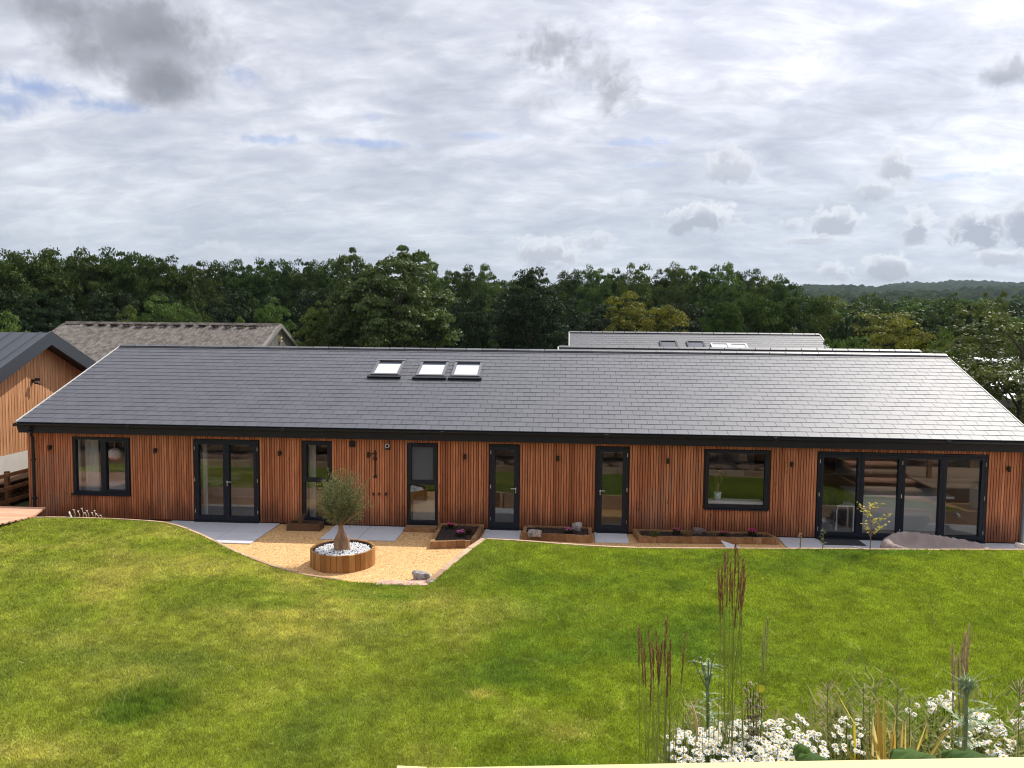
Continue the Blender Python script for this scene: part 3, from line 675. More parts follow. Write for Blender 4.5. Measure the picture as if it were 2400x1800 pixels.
def house_roof():
    P, L = slate_roof('roof', XL, XR, YE, ZE, YR, ZR, SLATE, house)
    # body under the slates, rear slope and gables
    mb = MB(); yb = 2*YR-YE
    mb.add([(XL+.01, YE+.02, ZE-.02), (XR-.01, YE+.02, ZE-.02), (XR-.01, YR, ZR-.02), (XL+.01, YR, ZR-.02), (XL+.01, yb, ZE), (XR-.01, yb, ZE)], [(0, 1, 2, 3), (3, 2, 5, 4)], .2)
    mb.add([(WL, 0, 2.42), (WL, YR, 4.25), (WL, 8.94, 2.42), (WR, 0, 2.42), (WR, YR, 4.25), (WR, 8.94, 2.42)], [(0, 2, 1), (3, 4, 5)], .2)
    mb.build('roof_deck', mat('dark_slate_under', (.03, .03, .034), .8), house)
    # ridge tiles
    mb = MB(); x = XL; random.seed(9)
    while x < XR-.05:
        e = min(x+.47, XR+.02); z = ZR+random.uniform(-.003, .003)
        mb.add([(x+.008, YR-.13, z-.008), (e-.008, YR-.13, z-.008), (e-.008, YR, z+.052), (x+.008, YR, z+.052), (e-.008, YR+.13, z-.008), (x+.008, YR+.13, z-.008), (x+.008, YR-.13, z-.035), (e-.008, YR-.13, z-.035)],
               [(0, 1, 2, 3), (3, 2, 4, 5), (6, 7, 1, 0), (0, 3, 5)], random.random())
        mb.box(e-.012, e+.012, YR-.135, YR-.12, z-.03, z+.0, 0); x += .47
    mb.build('ridge', RIDGE, house)
    mb = MB(); mb.box(XL+.02, XR-.02, YR-.125, YR+.125, ZR-.03, ZR+.012); mb.build('ridge_bedding', BLACKP, house)
    # verge trims
    for X, m, w in ((XL, PALEV, .035), (XR, PALEV, .02)):
        mb = MB(); s = -1 if X < 0 else 1
        a = P(X, 0, .022); b = P(X, L, .022); a2 = P(X, 0, -.10); b2 = P(X, L, -.10)
        x2 = X+s*w
        mb.hexa([a2, (x2, a2[1], a2[2]), (x2, a[1], a[2]), a], [b2, (x2, b2[1], b2[2]), (x2, b[1], b[2]), b])
        mb.build('verge_trim', m, house)
        mb = MB(); a = P(X, 0, -.103); b = P(X, L, -.103); a2 = P(X, 0, -.24); b2 = P(X, L, -.24)
        mb.hexa([a2, (x2, a2[1], a2[2]), (x2, a[1], a[2]), a], [b2, (x2, b2[1], b2[2]), (x2, b[1], b[2]), b]); mb.build('bargeboard', BLACKP, house)
    # fascia, soffit, gutter
    mb = MB(); mb.box(XL, XR, YE+.05, YE+.075, ZF-.005, ZE-.02); mb.box(XL+.01, XR-.01, YE+.076, -.048, ZF+.02, ZF+.035); mb.build('fascia', BLACKP, house)
    mb = MB(); n = 9; g = []
    for X in (XL-.03, XR+.03):
        for k in range(n+1):
            a = math.pi*k/n; g.append((X, YE-.02+.062*-math.cos(a)*-1*-1, ZE-.028-.062*math.sin(a)))
    fs = [(k, k+1, n+2+k, n+1+k) for k in range(n)]
    mb.add(g, fs, .5)
    g2 = [(x, YE-.02+(y-(YE-.02))*1.08, z-.002) for x, y, z in g]; mb.add(g2, [f[::-1] for f in fs], .5)
    mb.box(XL-.034, XL-.028, YE-.09, YE+.045, ZE-.1, ZE-.024); mb.box(XR+.028, XR+.034, YE-.09, YE+.045, ZE-.1, ZE-.024)
    x = XL+.5
    while x < XR: mb.box(x, x+.02, YE-.092, YE-.083, ZE-.034, ZE-.018, 1); x += .98
    x = XL+2.9
    while x < XR: mb.box(x, x+.09, YE-.094, YE-.03, ZE-.095, ZE-.02, 1); x += 3.95
    mb.build('gutter', BLACKP, house)
    for X in (WL+.13, ):
        mb = MB(); mb.tube([(XL+.33, YE-.02, ZE-.08), (XL+.33, YE-.02, ZE-.17), (XL+.35, YE+.02, ZE-.24), (X, -.10, ZE-.33), (X+.05, -.10, ZE-.42), (X+.05, -.10, .0)], .036, 10)
        for z in (.5, 1.5): mb.box(X-.0, X+.1, -.13, -.05, z, z+.04)
        mb.build('downpipe', BLACKP, house)
    mb = MB(); mb.tube([(WR-.06, -.10, ZE-.1), (WR-.06, -.10, .02)], .036, 10); mb.build('downpipe', mat('grey_downpipe', (.10, .11, .13), .4), house)
    # skylights
    for (xa, xb, yt, yb_) in ((870, 946, 846, 879), (975, 1048, 849, 881), (1057, 1128, 850, 882)):
        def on(px, py):
            d = ray(px, py); nrm = np.array([0, -(ZR-ZE), YR-YE]); t = ((np.array([0, YE, ZE+.05])-CAM)@nrm)/(d@nrm); return CAM+d*t
        c = on((xa+xb)/2+3, (yt+yb_)/2); w = .40; lh = .53; Lu = Vector((0, YR-YE, ZR-ZE)).normalized(); Nn = Vector((0, -(ZR-ZE), YR-YE)).normalized(); X = Vector((1, 0, 0))
        C = Vector(c)
        fr = MB()
        def bar(a0, a1, b0, b1, h0, h1, mb=fr):
            A = [C+X*a+Lu*b+Nn*h0 for a, b in ((a0, b0), (a1, b0), (a1, b1), (a0, b1))]; mb.hexa(A, [p+Nn*(h1-h0) for p in A])
        bar(-w, w, -lh, -lh+.07, -.04, .05); bar(-w, w, lh-.10, lh, -.04, .065); bar(-w, -w+.07, -lh+.07, lh-.10, -.04, .05); bar(w-.07, w, -lh+.07, lh-.10, -.04, .05)
        f = fr.build('skylight', mat('skylight_frame', (.20, .19, .20), .35, .6), house)
        fl = MB(); bar(-w-.07, w+.07, -lh-.13, -lh-.005, -.02, .03, fl); fl.build('flashing', BLACKP, f)
        pn = MB(); bar(-w+.072, w-.072, -lh+.072, lh-.302, .0, .03, pn); pn.build('pane', SKYGL, f); bl = MB(); bar(-w+.072, w-.072, lh-.30, lh-.102, -.01, .02, bl); bl.build('painted_shade_strip', DARKGL, f)  # dark strip above the pane paints in the shadow gap at its top
house_roof()

def frame_rect(mb, x0, x1, z0, z1, w, y0, y1, bottom=None):
    b = bottom or w
    mb.box(x0, x0+w, y0, y1, z0, z1); mb.box(x1-w, x1, y0, y1, z0, z1)
    mb.box(x0+w, x1-w, y0+.002, y1, z1-w, z1-.001); mb.box(x0+w, x1-w, y0+.002, y1, z0+.001, z0+b)
def pane(x0, x1, z0, z1, parent, m=None, y=.0):
    mb = MB(); mb.box(x0, x1, y, y+.006, z0, z1); return mb.build('pane', m or GLASS, parent)
def handle(x, z, side, parent):
    mb = MB(); mb.box(x-.014, x+.014, -.062, -.048, z-.02, z+.05); mb.tube([(x, -.05, z+.03), (x, -.095, z+.03), (x+side*.02, -.10, z+.03), (x+side*.12, -.10, z+.03)], .009, 6)
    mb.box(x-.013, x+.013, -.062, -.048, z-.075, z-.045); mb.build('handle', STEEL, parent)
def hinges(x, zs, parent):
    mb = MB()
    for z in zs: mb.tube([(x, -.058, z), (x, -.058, z+.09)], .009, 6)
    mb.build('hinge', STEEL, parent)
Y0, Y1 = -.052, .06
def windows():
    a, b, c, d = OPEN['lw']; w = MB(); frame_rect(w, a, b, c, d, .06, Y0, Y1); w.box(-11.80, -11.70, Y0+.002, Y1, c+.062, d-.062)
    frame_rect(w, -11.70, b-.062, c+.062, d-.062, .045, Y0-.008, Y1); w.box(a-.05, b+.03, -.10, -.055, c-.035, c+.012)
    o = w.build('window', FRAME, house); pane(a+.06, -11.80, c+.06, d-.06, o); pane(-11.655, b-.107, c+.107, d-.107, o)
    a, b, c, d = OPEN['fr']; m_ = (a+b)/2
    w = MB(); frame_rect(w, a, b, c+.02, d, .05, Y0, Y1, .06); w.box(a, b, -.10, -.054, .0, .04); dd = w.build('door_frame', FRAME, house)
    for s, (p, q) in ((1, (a+.053, m_-.002)), (-1, (m_+.002, b-.053))):
        w = MB(); frame_rect(w, p, q, .085, d-.053, .075, Y0-.006, Y1-.01, .09); o = w.build('door', FRAME, house); pane(p+.075, q-.075, .175, d-.128, o)
        if s == -1: handle(m_+.03, 1.03, 1, o)
        hinges(a+.03 if s == 1 else b-.03, (.25, 1.05, 1.85), o)
    for key in ('ta', 'tb'):
        a, b, c, d = OPEN[key]; w = MB(); frame_rect(w, a, b, c, d, .05, Y0, Y1, .07); w.box(a+.05, b-.05, Y0+.002, Y1, 1.10, 1.16)
        frame_rect(w, a+.052, b-.052, 1.162, d-.052, .04, Y0-.008, Y1); w.box(a-.02, b+.02, -.09, -.054, c-.03, c)
        o = w.build('window', FRAME, house); pane(a+.092, b-.092, 1.2, d-.092, o, FROST if key == 'tb' else GLASS); pane(a+.05, b-.05, c+.07, 1.10, o)
    for key, s in (('d1', 1), ('d2', -1)):
        a, b, c, d = OPEN[key]; w = MB(); frame_rect(w, a, b, c+.02, d, .045, Y0, Y1, .06); w.box(a, b, -.10, -.054, .0, .04); w.build('door_frame', FRAME, house)
        w = MB(); p, q = a+.048, b-.048; frame_rect(w, p, q, .085, d-.048, .085, Y0-.006, Y1-.01, .10); o = w.build('door', FRAME, house); pane(p+.085, q-.085, .185, d-.133, o)
        handle((q-.04) if s == 1 else (p+.04), 1.03, -s, o); hinges(a+.025 if s == 1 else b-.025, (.25, 1.05, 1.9), o)
    a, b, c, d = OPEN['w2']; w = MB(); frame_rect(w, a, b, c, d, .078, Y0, Y1, .085); w.box(a-.02, b+.02, -.09, -.055, c-.03, c-.001)
    o = w.build('window', FRAME, house); pane(a+.078, b-.078, c+.085, d-.078, o)
    a, b, c, d = OPEN['bf']; w = MB(); frame_rect(w, a, b, c+.02, d, .05, Y0, Y1, .05); w.box(a, b, -.10, -.054, .0, .04); w.build('door_frame', FRAME, house)
    n = 4; W_ = (b-a-.11)/n
    for k in range(n):
        p = a+.055+k*W_; q = p+W_; w = MB(); frame_rect(w, p+.003, q-.003, .085, d-.055, .075, Y0-.006, Y1-.01, .09); o = w.build('door', FRAME, house); pane(p+.078, q-.078, .175, d-.13, o)
        if k in (0, 2): hinges(p+.002 if k else p-.01, (.22, 1.05, 1.85), o)
        if k == 3: hinges(q+.01, (.22, 1.05, 1.85), o)
windows()

def wall_bits():
    for px, py in ((118, 1048), (365, 1055), (656, 1061), (1090, 1069), (1308, 1073), (1565, 1079), (1855, 1087), (2363, 1098), (865, 1065)):
        p = hit(px, py, 1, -.06); mb = MB(); mb.lathe([(.0, -.075), (.034, -.07), (.036, 0), (.036, .055), (.0, .06)], (p[0], -.115, p[2]), 12); mb.box(p[0]-.03, p[0]+.03, -.09, -.047, p[2]-.045, p[2]+.045)
        mb.build('wall_lamp', BRONZE, house)
    p = hit(826, 1041, 1, -.06); mb = MB(); s = .07; mb.box(p[0]-s, p[0]+s, -.075, -.047, p[2]-s, p[2]+s)
    for k in range(5): mb.box(p[0]-s+.01, p[0]+s-.01, -.09, -.076, p[2]-s+.012+k*.026, p[2]-s+.024+k*.026)
    mb.build('vent_grille', BLACKP, house)
    p = hit(909, 1046, 1, -.06); mb = MB(); mb.box(p[0]-.06, p[0]+.06, -.07, -.047, p[2]-.085, p[2]+.03); q = mb.build('boiler_flue', BLACKP, house)
    mb = MB(); n = 16; c = (p[0]+.0, p[2]+.02)
    for r0, r1, y0, y1 in ((.055, .055, -.07, -.15), (.055, .035, -.15, -.152), (.035, .035, -.152, -.09)):
        vs = [(c[0]+r*math.cos(2*math.pi*j/n), y, c[1]+r*math.sin(2*math.pi*j/n)) for r, y in ((r0, y0), (r1, y1)) for j in range(n)]
        mb.add(vs, [(j, (j+1) % n, n+(j+1) % n, n+j) for j in range(n)])
    mb.build('flue_rim', mat('pale_flue', (.45, .46, .45), .5), q)
    # outdoor shower
    a = hit(880, 1056, 1, -.08); b = hit(881, 1117, 1, -.08); X = a[0]
    mb = MB(); mb.tube([(X, -.09, b[2]), (X, -.09, a[2])], .013, 8); mb.tube([(X, -.09, a[2]), (X+.01, -.13, a[2]+.01), (X+.03, -.3, a[2]-.02)], .012, 8); mb.lathe([(.0, .012), (.07, .008), (.07, -.008), (.0, -.01)], (X+.03, -.3, a[2]-.04), 14)
    for z in (hit(880, 1075, 1, -.08)[2], b[2]): mb.box(X-.055, X+.03, -.085, -.047, z-.03, z+.02)
    mb.tube([(X-.05, -.09, hit(880, 1074, 1, -.08)[2]), (X+.05, -.12, hit(880, 1074, 1, -.08)[2])], .018, 8)
    mb.build('shower_riser', BRONZE, house)
    for px in (876, 889, 905):
        p = hit(px, 1157, 1, -.06); mb = MB(); mb.tube([(p[0], -.047, p[2]), (p[0], -.10, p[2])], .026, 10)
        mb.tube([(p[0], -.1, p[2]), (p[0], -.115, p[2]-.045)], .012, 6)
        if px == 905: mb.tube([(p[0]-.03, -.11, p[2]-.03), (p[0]+.04, -.11, p[2]+.05)], .011, 6)
        mb.build('tap', BRONZE, house)
wall_bits()

# ------------------------------------------------------------------ seen through the glass
def interior():
    # paper globe
    p = hit(269, 1064, 1, .46); t = empty('hanging_globe_lamp', p, 'round pink and white paper globe lamp hanging inside the far left window', 'lamp')
    mb = MB(); mb.lathe([(.004+.175*math.sin(math.pi*k/12), -.155*math.cos(math.pi*k/12)) for k in range(13)], p, 24)
    g = mb.build('lamp_shade', mat('pink_paper', extra=lambda t_, b: (t_.l.new(t_.ramp(t_.m('ADD', t_.m('MULTIPLY', t_.node('ShaderNodeSeparateXYZ').outputs[2], 0.), t_.noise(t_.node('ShaderNodeTexCoord').outputs['Object'], 2.2, 2)), [(.42, (.90, .80, .78)), (.52, (.90, .28, .32))]), b.inputs['Base Color'])), rough=.9), t, True)
    mb = MB(); mb.tube([(p[0], p[1], p[2]+.155), (p[0], p[1], 2.355)], .005, 5); mb.build('cord', WHITE, t)
    def curtain(x0, x1, y, z0, z1, label, m=CURT):
        n = 40; vs = []
        for k in range(n+1):
            x = x0+(x1-x0)*k/n; o = .03*math.sin(k*1.9)+.012*math.sin(k*.7)
            vs += [(x, y+o, z0), (x+.01*math.sin(k), y+o*.6, z1)]
        mb = MB(); mb.add(vs, [(2*k, 2*k+2, 2*k+3, 2*k+1) for k in range(n)]); v2 = [(a, b+.012, c) for a, b, c in vs]; mb.add(v2, [(2*k+1, 2*k+3, 2*k+2, 2*k) for k in range(n)])
        tag(mb.build('curtain', m, None, True), label, 'curtain')
    curtain(-12.45, -12.10, .34, .3, 2.2, 'pale grey curtain gathered inside the left side of the far left window')
    curtain(-6.50, -6.34, .32, .04, 2.3, 'white curtain hanging behind the tall window nearest the olive tree')
    curtain(-9.30, -9.20, .34, .04, 2.3, 'narrow pale curtain at the left jamb of the double glass doors')
    def bed(x0, x1, y0, y1, m, label, pill, up=0.):
        t = empty('bed', ((x0+x1)/2, y0, .02), label, 'bed'); mb = MB(); mb.box(x0, x1, y0, y1, .1, .36+up); 
        for X in (x0+.03, x1-.09):
            for Y in (y0+.03, y1-.09): mb.box(X, X+.06, Y, Y+.06, .02, .1)
        mb.build('bed_base', FLOORI, t)
        n = 24; vs = []; rs = np.random.RandomState(4)
        for i in range(n+1):
            for j in range(n+1):
                u, v = i/n, j/n; e = min(u, v, 1-u, 1-v); z = .40+up+.20*min(1, e*9)+.045*float(fbm(np.array(u*6.), np.array(v*6.), 3, 6))
                vs.append((x0-.02+(x1-x0+.04)*u, y0-.02+(y1-y0+.04)*v, z))
        mb = MB(); mb.add(vs, [(i*(n+1)+j, (i+1)*(n+1)+j, (i+1)*(n+1)+j+1, i*(n+1)+j+1) for i in range(n) for j in range(n)])
        mb.box(x0-.02, x1+.02, y0-.02, y1+.02, .361+up, .41+up); mb.build('duvet', m, t, True)
        for (px, py) in pill:
            mb = MB(); rs = random.Random(int(px*10)); rock(mb, (px, py, .72+up), (.28, .2, .17), int(abs(px)*13)); mb.build('pillow', LINEN, t, True)
    bed(-12.9, -10.75, .42, 2.3, LINEN, 'bed with crumpled grey-white bedding seen through the far left window', [(-12.2, 1.7), (-11.5, 1.9)], .22)
    bed(-10.0, -7.9, 1.3, 3.0, PINKL, 'low bed with dusty pink cover seen through the double glass doors', [(-9.55, 1.65), (-9.4, 2.2)], 0.)
    # kitchen
    t = empty('kitchen_island', (8.0, 2.6, .02), 'white kitchen island with thick pale worktop inside the folding doors', 'kitchen island')
    mb = MB(); mb.box(7.35, 9.5, 1.0, 1.9, .02, .86); mb.build('cabinet', WHITE, t); mb = MB(); mb.box(7.25, 9.65, .9, 2.0, .862, .92); mb.build('worktop', WHITE, t)
    t = empty('side_table', (7.4, .9, .02), 'small white slatted side table just inside the folding doors', 'table'); mb = MB(); mb.box(6.75, 7.25, .8, 1.3, .62, .66); mb.build('table_top', WHITE, t)
    for X in (6.77, 7.19):
        for Y in (.82, 1.24): mb = MB(); mb.box(X, X+.04, Y, Y+.04, .02, .619); mb.build('leg', WHITE, t)
    mb = MB(); rock(mb, (6.45, 1.0, .62), (.42, .5, .85), 77); tag(mb.build('bean_bag', mat('black_fabric', (.012, .012, .014), .9, bump=(4, .6)), None, True), 'large black bean bag slumped behind the leftmost folding door panel', 'bean bag')
    t = empty('wall_cabinet', (4.5, 8.4, 0), 'tall white cabinets along the rear kitchen wall', 'cabinet'); 
    for k in range(4): mb = MB(); mb.box(2.5+k*.9, 3.38+k*.9, 8.0, 8.6, .05, 2.1); mb.build('cabinet_door', WHITE, t)
    # pot plant on the kitchen sill
    p = hit(1686, 1170, 1, .20); t = empty('pot_plant', (p[0], .45, .86), 'leggy plant in a white pot standing inside the square kitchen window', 'pot plant')
    mb = MB(); mb.lathe([(.0, 0), (.07, 0), (.10, .19), (.085, .19), (.08, .17), (0, .17)], (p[0], .45, .80), 20); mb.build('pot', WHITE, t, True)
    mb = MB(); 
    for k in range(4):
        a = k*1.6; mb.tube([(p[0], .45, .95), (p[0]+.05*math.cos(a), .45+.05*math.sin(a), 1.2), (p[0]+.12*math.cos(a), .45+.1*math.sin(a), 1.45)], [.009, .007, .004], 5)
    mb.build('stem', mat('plant_stem', (.30, .24, .13), .8), t)
    mb = MB(); rs = random.Random(3)
    for k in range(70):
        a = rs.uniform(0, 6.28); r = rs.uniform(.05, .2); z = rs.uniform(1.3, 1.62); c = Vector((p[0]+r*math.cos(a), .45+r*.6*math.sin(a), z)); d = Vector((math.cos(a), math.sin(a), rs.uniform(-.6, .3)))*.09; s = Vector((-math.sin(a), math.cos(a), 0))*.018
        mb.add([c, c+d*.5+s, c+d, c+d*.5-s], [(0, 1, 2, 3)])
    mb.build('foliage', leafmat('pot_leaf', (.04, .09, .02), (.08, .15, .04)), t)
    mb = MB(); mb.box(3.4, 4.84, .27, .62, .74, .80); tag(mb.build('window_shelf', WHITE), 'pale shelf inside the square kitchen window', 'shelf')
    mb = MB(); mb.box(-3.88, -3.17, .6, 1.2, .02, .55); mb.box(-3.85, -3.2, .64, 1.16, .551, .56)
    tag(mb.build('bathtub', WHITE), 'white bath tub behind the half frosted tall window', 'bath tub')
interior()

# ------------------------------------------------------------------ patio things
def planter():
    cx, cy, R, h = -4.642, -3.131, .669, .348
    t = empty('round_planter', (cx, cy, 0), 'round planter of upright brown timber staves standing on the gravel', 'planter')
    mb = MB(); n = 34; random.seed(2)
    for k in range(n):
        a0 = 2*math.pi*(k+.03)/n; a1 = 2*math.pi*(k+.97)/n; r = random.random(); dz = random.uniform(-.004, .004); rr = R+random.uniform(-.004, .004)
        A = [(cx+q*math.cos(a), cy+q*math.sin(a), 0) for q, a in ((rr, a0), (rr, a1), (rr-.05, a1), (rr-.05, a0))]
        mb.hexa(A, [(x, y, h+dz) for x, y, z in A], r)
    mb.build('staves', STAVE, t)
    mb = MB(); mb.lathe([(R-.052, .02), (R-.052, h-.012), (R-.075, h-.012), (R-.075, .02)], (cx, cy, 0), 40, .1); mb.build('liner', MEMBR, t)
    mb = MB(); mb.lathe([(.001, .28), (.3, .278), (R-.076, .27), (R-.076, .02)], (cx, cy, 0), 32, .4); mb.build('bed_soil', SOIL, t)
    mb = MB(); rs = random.Random(8)
    for k in range(1500):
        a = rs.uniform(0, 6.283); q = (R-.10)*math.sqrt(rs.random()); s = rs.uniform(.012, .026)
        c = (cx+q*math.cos(a), cy+q*math.sin(a), .285+rs.uniform(0, .022)+.02*math.exp(-(q/.25)**2))
        o = [(1, 0, 0), (0, 1, 0), (-1, 0, 0), (0, -1, 0), (0, 0, .8), (0, 0, -.8)]; b = rs.uniform(0, 6.28); cb, sb = math.cos(b), math.sin(b)
        vs = [(c[0]+s*(x*cb*1.2-y*sb), c[1]+s*(x*sb*1.2+y*cb), c[2]+s*z) for x, y, z in o]
        mb.add(vs, [(0, 1, 4), (1, 2, 4), (2, 3, 4), (3, 0, 4), (1, 0, 5), (2, 1, 5), (3, 2, 5), (0, 3, 5)], rs.random())
    tag(mb.build('pebbles', PEBW), 'white pebbles covering the soil inside the round timber planter', 'pebbles', kind='stuff')
    # olive tree
    o = empty('olive_tree', (cx, cy, .28), 'small olive tree with a stout knotted trunk growing in the round planter', 'tree')
    mb = MB(); n = 14; prof = [(.145, .24), (.15, .30), (.155, .38), (.14, .46), (.145, .52), (.115, .60), (.075, .67), (.055, .74), (.05, .84), (.045, .92)]
    vs = []; rs = random.Random(5); base = (cx-.02, cy-.02)
    for i, (r, z) in enumerate(prof):
        lean = -.05*max(0, z-.55)
        for j in range(n):
            a = 2*math.pi*j/n; q = r*(1+.16*math.sin(3*a+z*5)+.09*math.sin(5*a-z*9)+rs.uniform(-.05, .05)); vs.append((base[0]+lean+q*math.cos(a), base[1]+q*.9*math.sin(a), z))
    mb.add(vs, [(i*n+j, i*n+(j+1) % n, (i+1)*n+(j+1) % n, (i+1)*n+j) for i in range(len(prof)-1) for j in range(n)])
    top = Vector((base[0]-.02, base[1], .86)); tips = []
    cc = Vector((hit(800, 1168, 1, -3.1)[0], cy, 1.43))
    for k in range(22):
        a = 2*math.pi*k/22*1.0+rs.uniform(-.2, .2); e = rs.uniform(.25, 1.3); d = Vector((math.cos(a)*math.cos(e), math.sin(a)*math.cos(e), math.sin(e))); L = rs.uniform(.4, .75)
        q = top+d*L*.5+Vector((rs.uniform(-.05, .05), rs.uniform(-.05, .05), .06)); p = top+d*L+Vector((0, 0, .1))
        mb.tube([top-Vector((0, 0, .06)), q, p], [.017, .010, .004], 5)
    mb.build('trunk', OLIVEB, o, True)
    N = 19000; V = np.zeros((N, 4, 3)); rn = np.random.RandomState(3)
    # twigs with narrow leaves, crown is a lopsided ball with whiskers
    tw = 620; dirs = rn.normal(size=(tw, 3)); dirs /= np.linalg.norm(dirs, axis=1)[:, None]
    lump = 1+.24*np.sin(3*np.arctan2(dirs[:, 1], dirs[:, 0])+1)+.14*np.sin(4*dirs[:, 2]*2+dirs[:, 0]*4)
    rad = np.array([.54, .50, .49])*lump[:, None]*rn.uniform(.72, 1.05, tw)[:, None]
    ends = np.array(cc)+dirs*rad; ends[:, 2] += .03
    ends[:, 2] = np.maximum(ends[:, 2], .93+rn.uniform(0, .1, tw))
    for k in range(10): ends[k] = np.array(cc)+np.array([rn.uniform(-.3, .28), rn.uniform(-.2, .2), .53+rn.uniform(0, .11)])
    org = np.array([base[0]-.02, base[1], 1.05])+(ends-np.array(cc))*.45
    ti = rn.randint(0, tw, N); s = rn.uniform(0, 1, N)**.7; p = org[ti]*(1-s)[:, None]+ends[ti]*s[:, None]+rn.normal(size=(N, 3))*.018
    td = ends[ti]-org[ti]; td /= np.linalg.norm(td, axis=1)[:, None]
    d = td*.6+rn.normal(size=(N, 3))*.65; d[:, 2] += .25; d /= np.linalg.norm(d, axis=1)[:, None]; sd = np.cross(d, rn.normal(size=(N, 3))); sd /= np.linalg.norm(sd, axis=1)[:, None]
    L = rn.uniform(.026, .05, N)[:, None]; w = .0062
    V[:, 0] = p; V[:, 1] = p+d*L*.5+sd*w; V[:, 2] = p+d*L; V[:, 3] = p+d*L*.5-sd*w
    me = np_mesh('crown', V.reshape(-1, 3), np.arange(N*4), 4, leafmat('olive_leaf', (.062, .078, .028), (.29, .30, .14), .25, .45, .5, 0.), rnd=rn.beta(1.3, 2, N))
    link('crown', me, o)
planter()

def bed_frame(pts, h, label, grp, w=.085, seg=.21, m=SLEEP):
    c = np.mean(np.array(pts), 0); t = empty('raised_bed', (c[0], c[1], 0), label, 'raised bed', grp)
    mb = MB(); n = len(pts); P = [Vector((p[0], p[1], 0)) for p in pts]; C = Vector((c[0], c[1], 0))
    for i in range(n):
        a, b = P[i], P[(i+1) % n]; d = (b-a); L = d.length; d.normalize(); nr = Vector((-d.y, d.x, 0))
        if nr.dot(C-a) < 0: nr = -nr
        k = max(1, round(L/seg))
        for j in range(k):
            s0 = a+d*(L*j/k+.002); s1 = a+d*(L*(j+1)/k-.002)
            if j == k-1: s1 = a+d*(L-w*.98)
            dz = random.uniform(-.006, .006)
            A = [s0, s1, s1+nr*w, s0+nr*w]; mb.hexa([q+Vector((0, 0, 0)) for q in A], [q+Vector((0, 0, h+dz)) for q in A])
    mb.build('timber_frame', m, t)
    q = [(p[0]+(c[0]-p[0])*.10, p[1]+(c[1]-p[1])*.12) for p in pts]; N = 14; mb = MB(); vs = []
    for i in range(N+1):
        for j in range(N*2+1):
            u, v = i/N, j/(N*2); A = Vector(q[0]).lerp(Vector(q[3]), v); B = Vector(q[1]).lerp(Vector(q[2]), v); p = A.lerp(B, u)
            vs.append((p.x, p.y, h-.05+.035*random.random()))
    K = N*2+1; mb.add(vs, [(i*K+j, (i+1)*K+j, (i+1)*K+j+1, i*K+j+1) for i in range(N) for j in range(N*2)]); mb.build('soil', SOIL, t)
random.seed(12)
bed_frame([(-3.07, -.12), (-3.02, -1.82), (-2.05, -1.64), (-1.97, -.12)], .165, 'tapering sleeper-edged bed with two pink flower clumps, left of the first single glass door', 'sleeper-edged beds along the wall')
bed_frame([(-.98, -.10), (-1.0, -.84), (.66, -.97), (.66, -.10)], .165, 'oblong sleeper-edged bed with a pale rock and pink flowers, between the two single glass doors', 'sleeper-edged beds along the wall')
bed_frame([(1.66, -.10), (1.74, -.84), (5.02, -.62), (4.86, -.10)], .15, 'long sleeper-edged bed with grasses below the square kitchen window', 'sleeper-edged beds along the wall')

def low_box():
    a = hit(672, 1243, 2, 0.); b = hit(752, 1243, 2, 0.)
    t = empty('timber_trough', (a[0]+.4, a[1]+.15, 0), 'low dark sleeper trough of dry grass behind the olive tree', 'trough')
    mb = MB(); x0, x1, y0, y1 = a[0], b[0], a[1]-.02, a[1]+.36; h = .17
    for (p, q, r, s) in ((x0, x1, y0, y0+.07), (x0, x1, y1-.07, y1), (x0, x0+.07, y0+.071, y1-.071), (x1-.07, x1, y0+.071, y1-.071)): mb.box(p, q, r, s, 0, h)
    mb.build('timber_frame', SLEEPD, t); mb = MB(); mb.box(x0+.072, x1-.072, y0+.072, y1-.072, .01, h-.03); mb.build('soil', SOIL, t)
    tuft('dry_grass', (x0+.28, y0+.2, h-.04), 60, .32, .16, (.20, .13, .07), (.34, .22, .12), 'sparse dry brown grass in the dark trough', 'grass tuft', .004)
def tuft(name, c, n, h, spread, ca, cb, label, cat, w=.004, group=None, trans=.3, droop=.3):
    mb = MB(); rs = random.Random(int(abs(c[0]*97+c[1]*31))+n)
    for k in range(n):
        a = rs.uniform(0, 6.283); q = rs.random()*spread; L = h*rs.uniform(.6, 1.1); d = Vector((math.cos(a), math.sin(a), 0)); s = Vector((-d.y, d.x, 0)); s.rotate(Matrix.Rotation(rs.uniform(-1.2, 1.2), 3, 'Z')); s *= w
        p = Vector(c)+d*q*.25; m_ = p+d*q*.5+Vector((0, 0, L*.62)); e = p+d*q*(1+droop)+Vector((0, 0, L*(1-droop*.4*rs.random())))
        mb.add([p-s, p+s, m_+s*.8, m_-s*.8, e], [(0, 1, 2, 3), (3, 2, 4)], rs.random())
    key = 'tuft_%02d%02d%02d' % (int(ca[0]*100), int(cb[0]*100), int(cb[1]*100))
    return tag(mb.build(name, leafmat(key, ca, cb, trans, .6, .2, 0.)), label, cat, group)
low_box()
def step(x0, x1, y0, y1, z1, label):
    mb = MB()
    n = 2
    for k in range(n): mb.box(x0, x1, y0+(y1-y0)*k/n+.002, y0+(y1-y0)*(k+1)/n-.002, .0, z1-.03*(n-1-k)*0)
    tag(mb.build('timber_step', SLEEPD if False else SLEEP), label, 'step')
step(-3.9, -3.12, -.42, -.12, .10, 'brown timber step under the half frosted tall window')
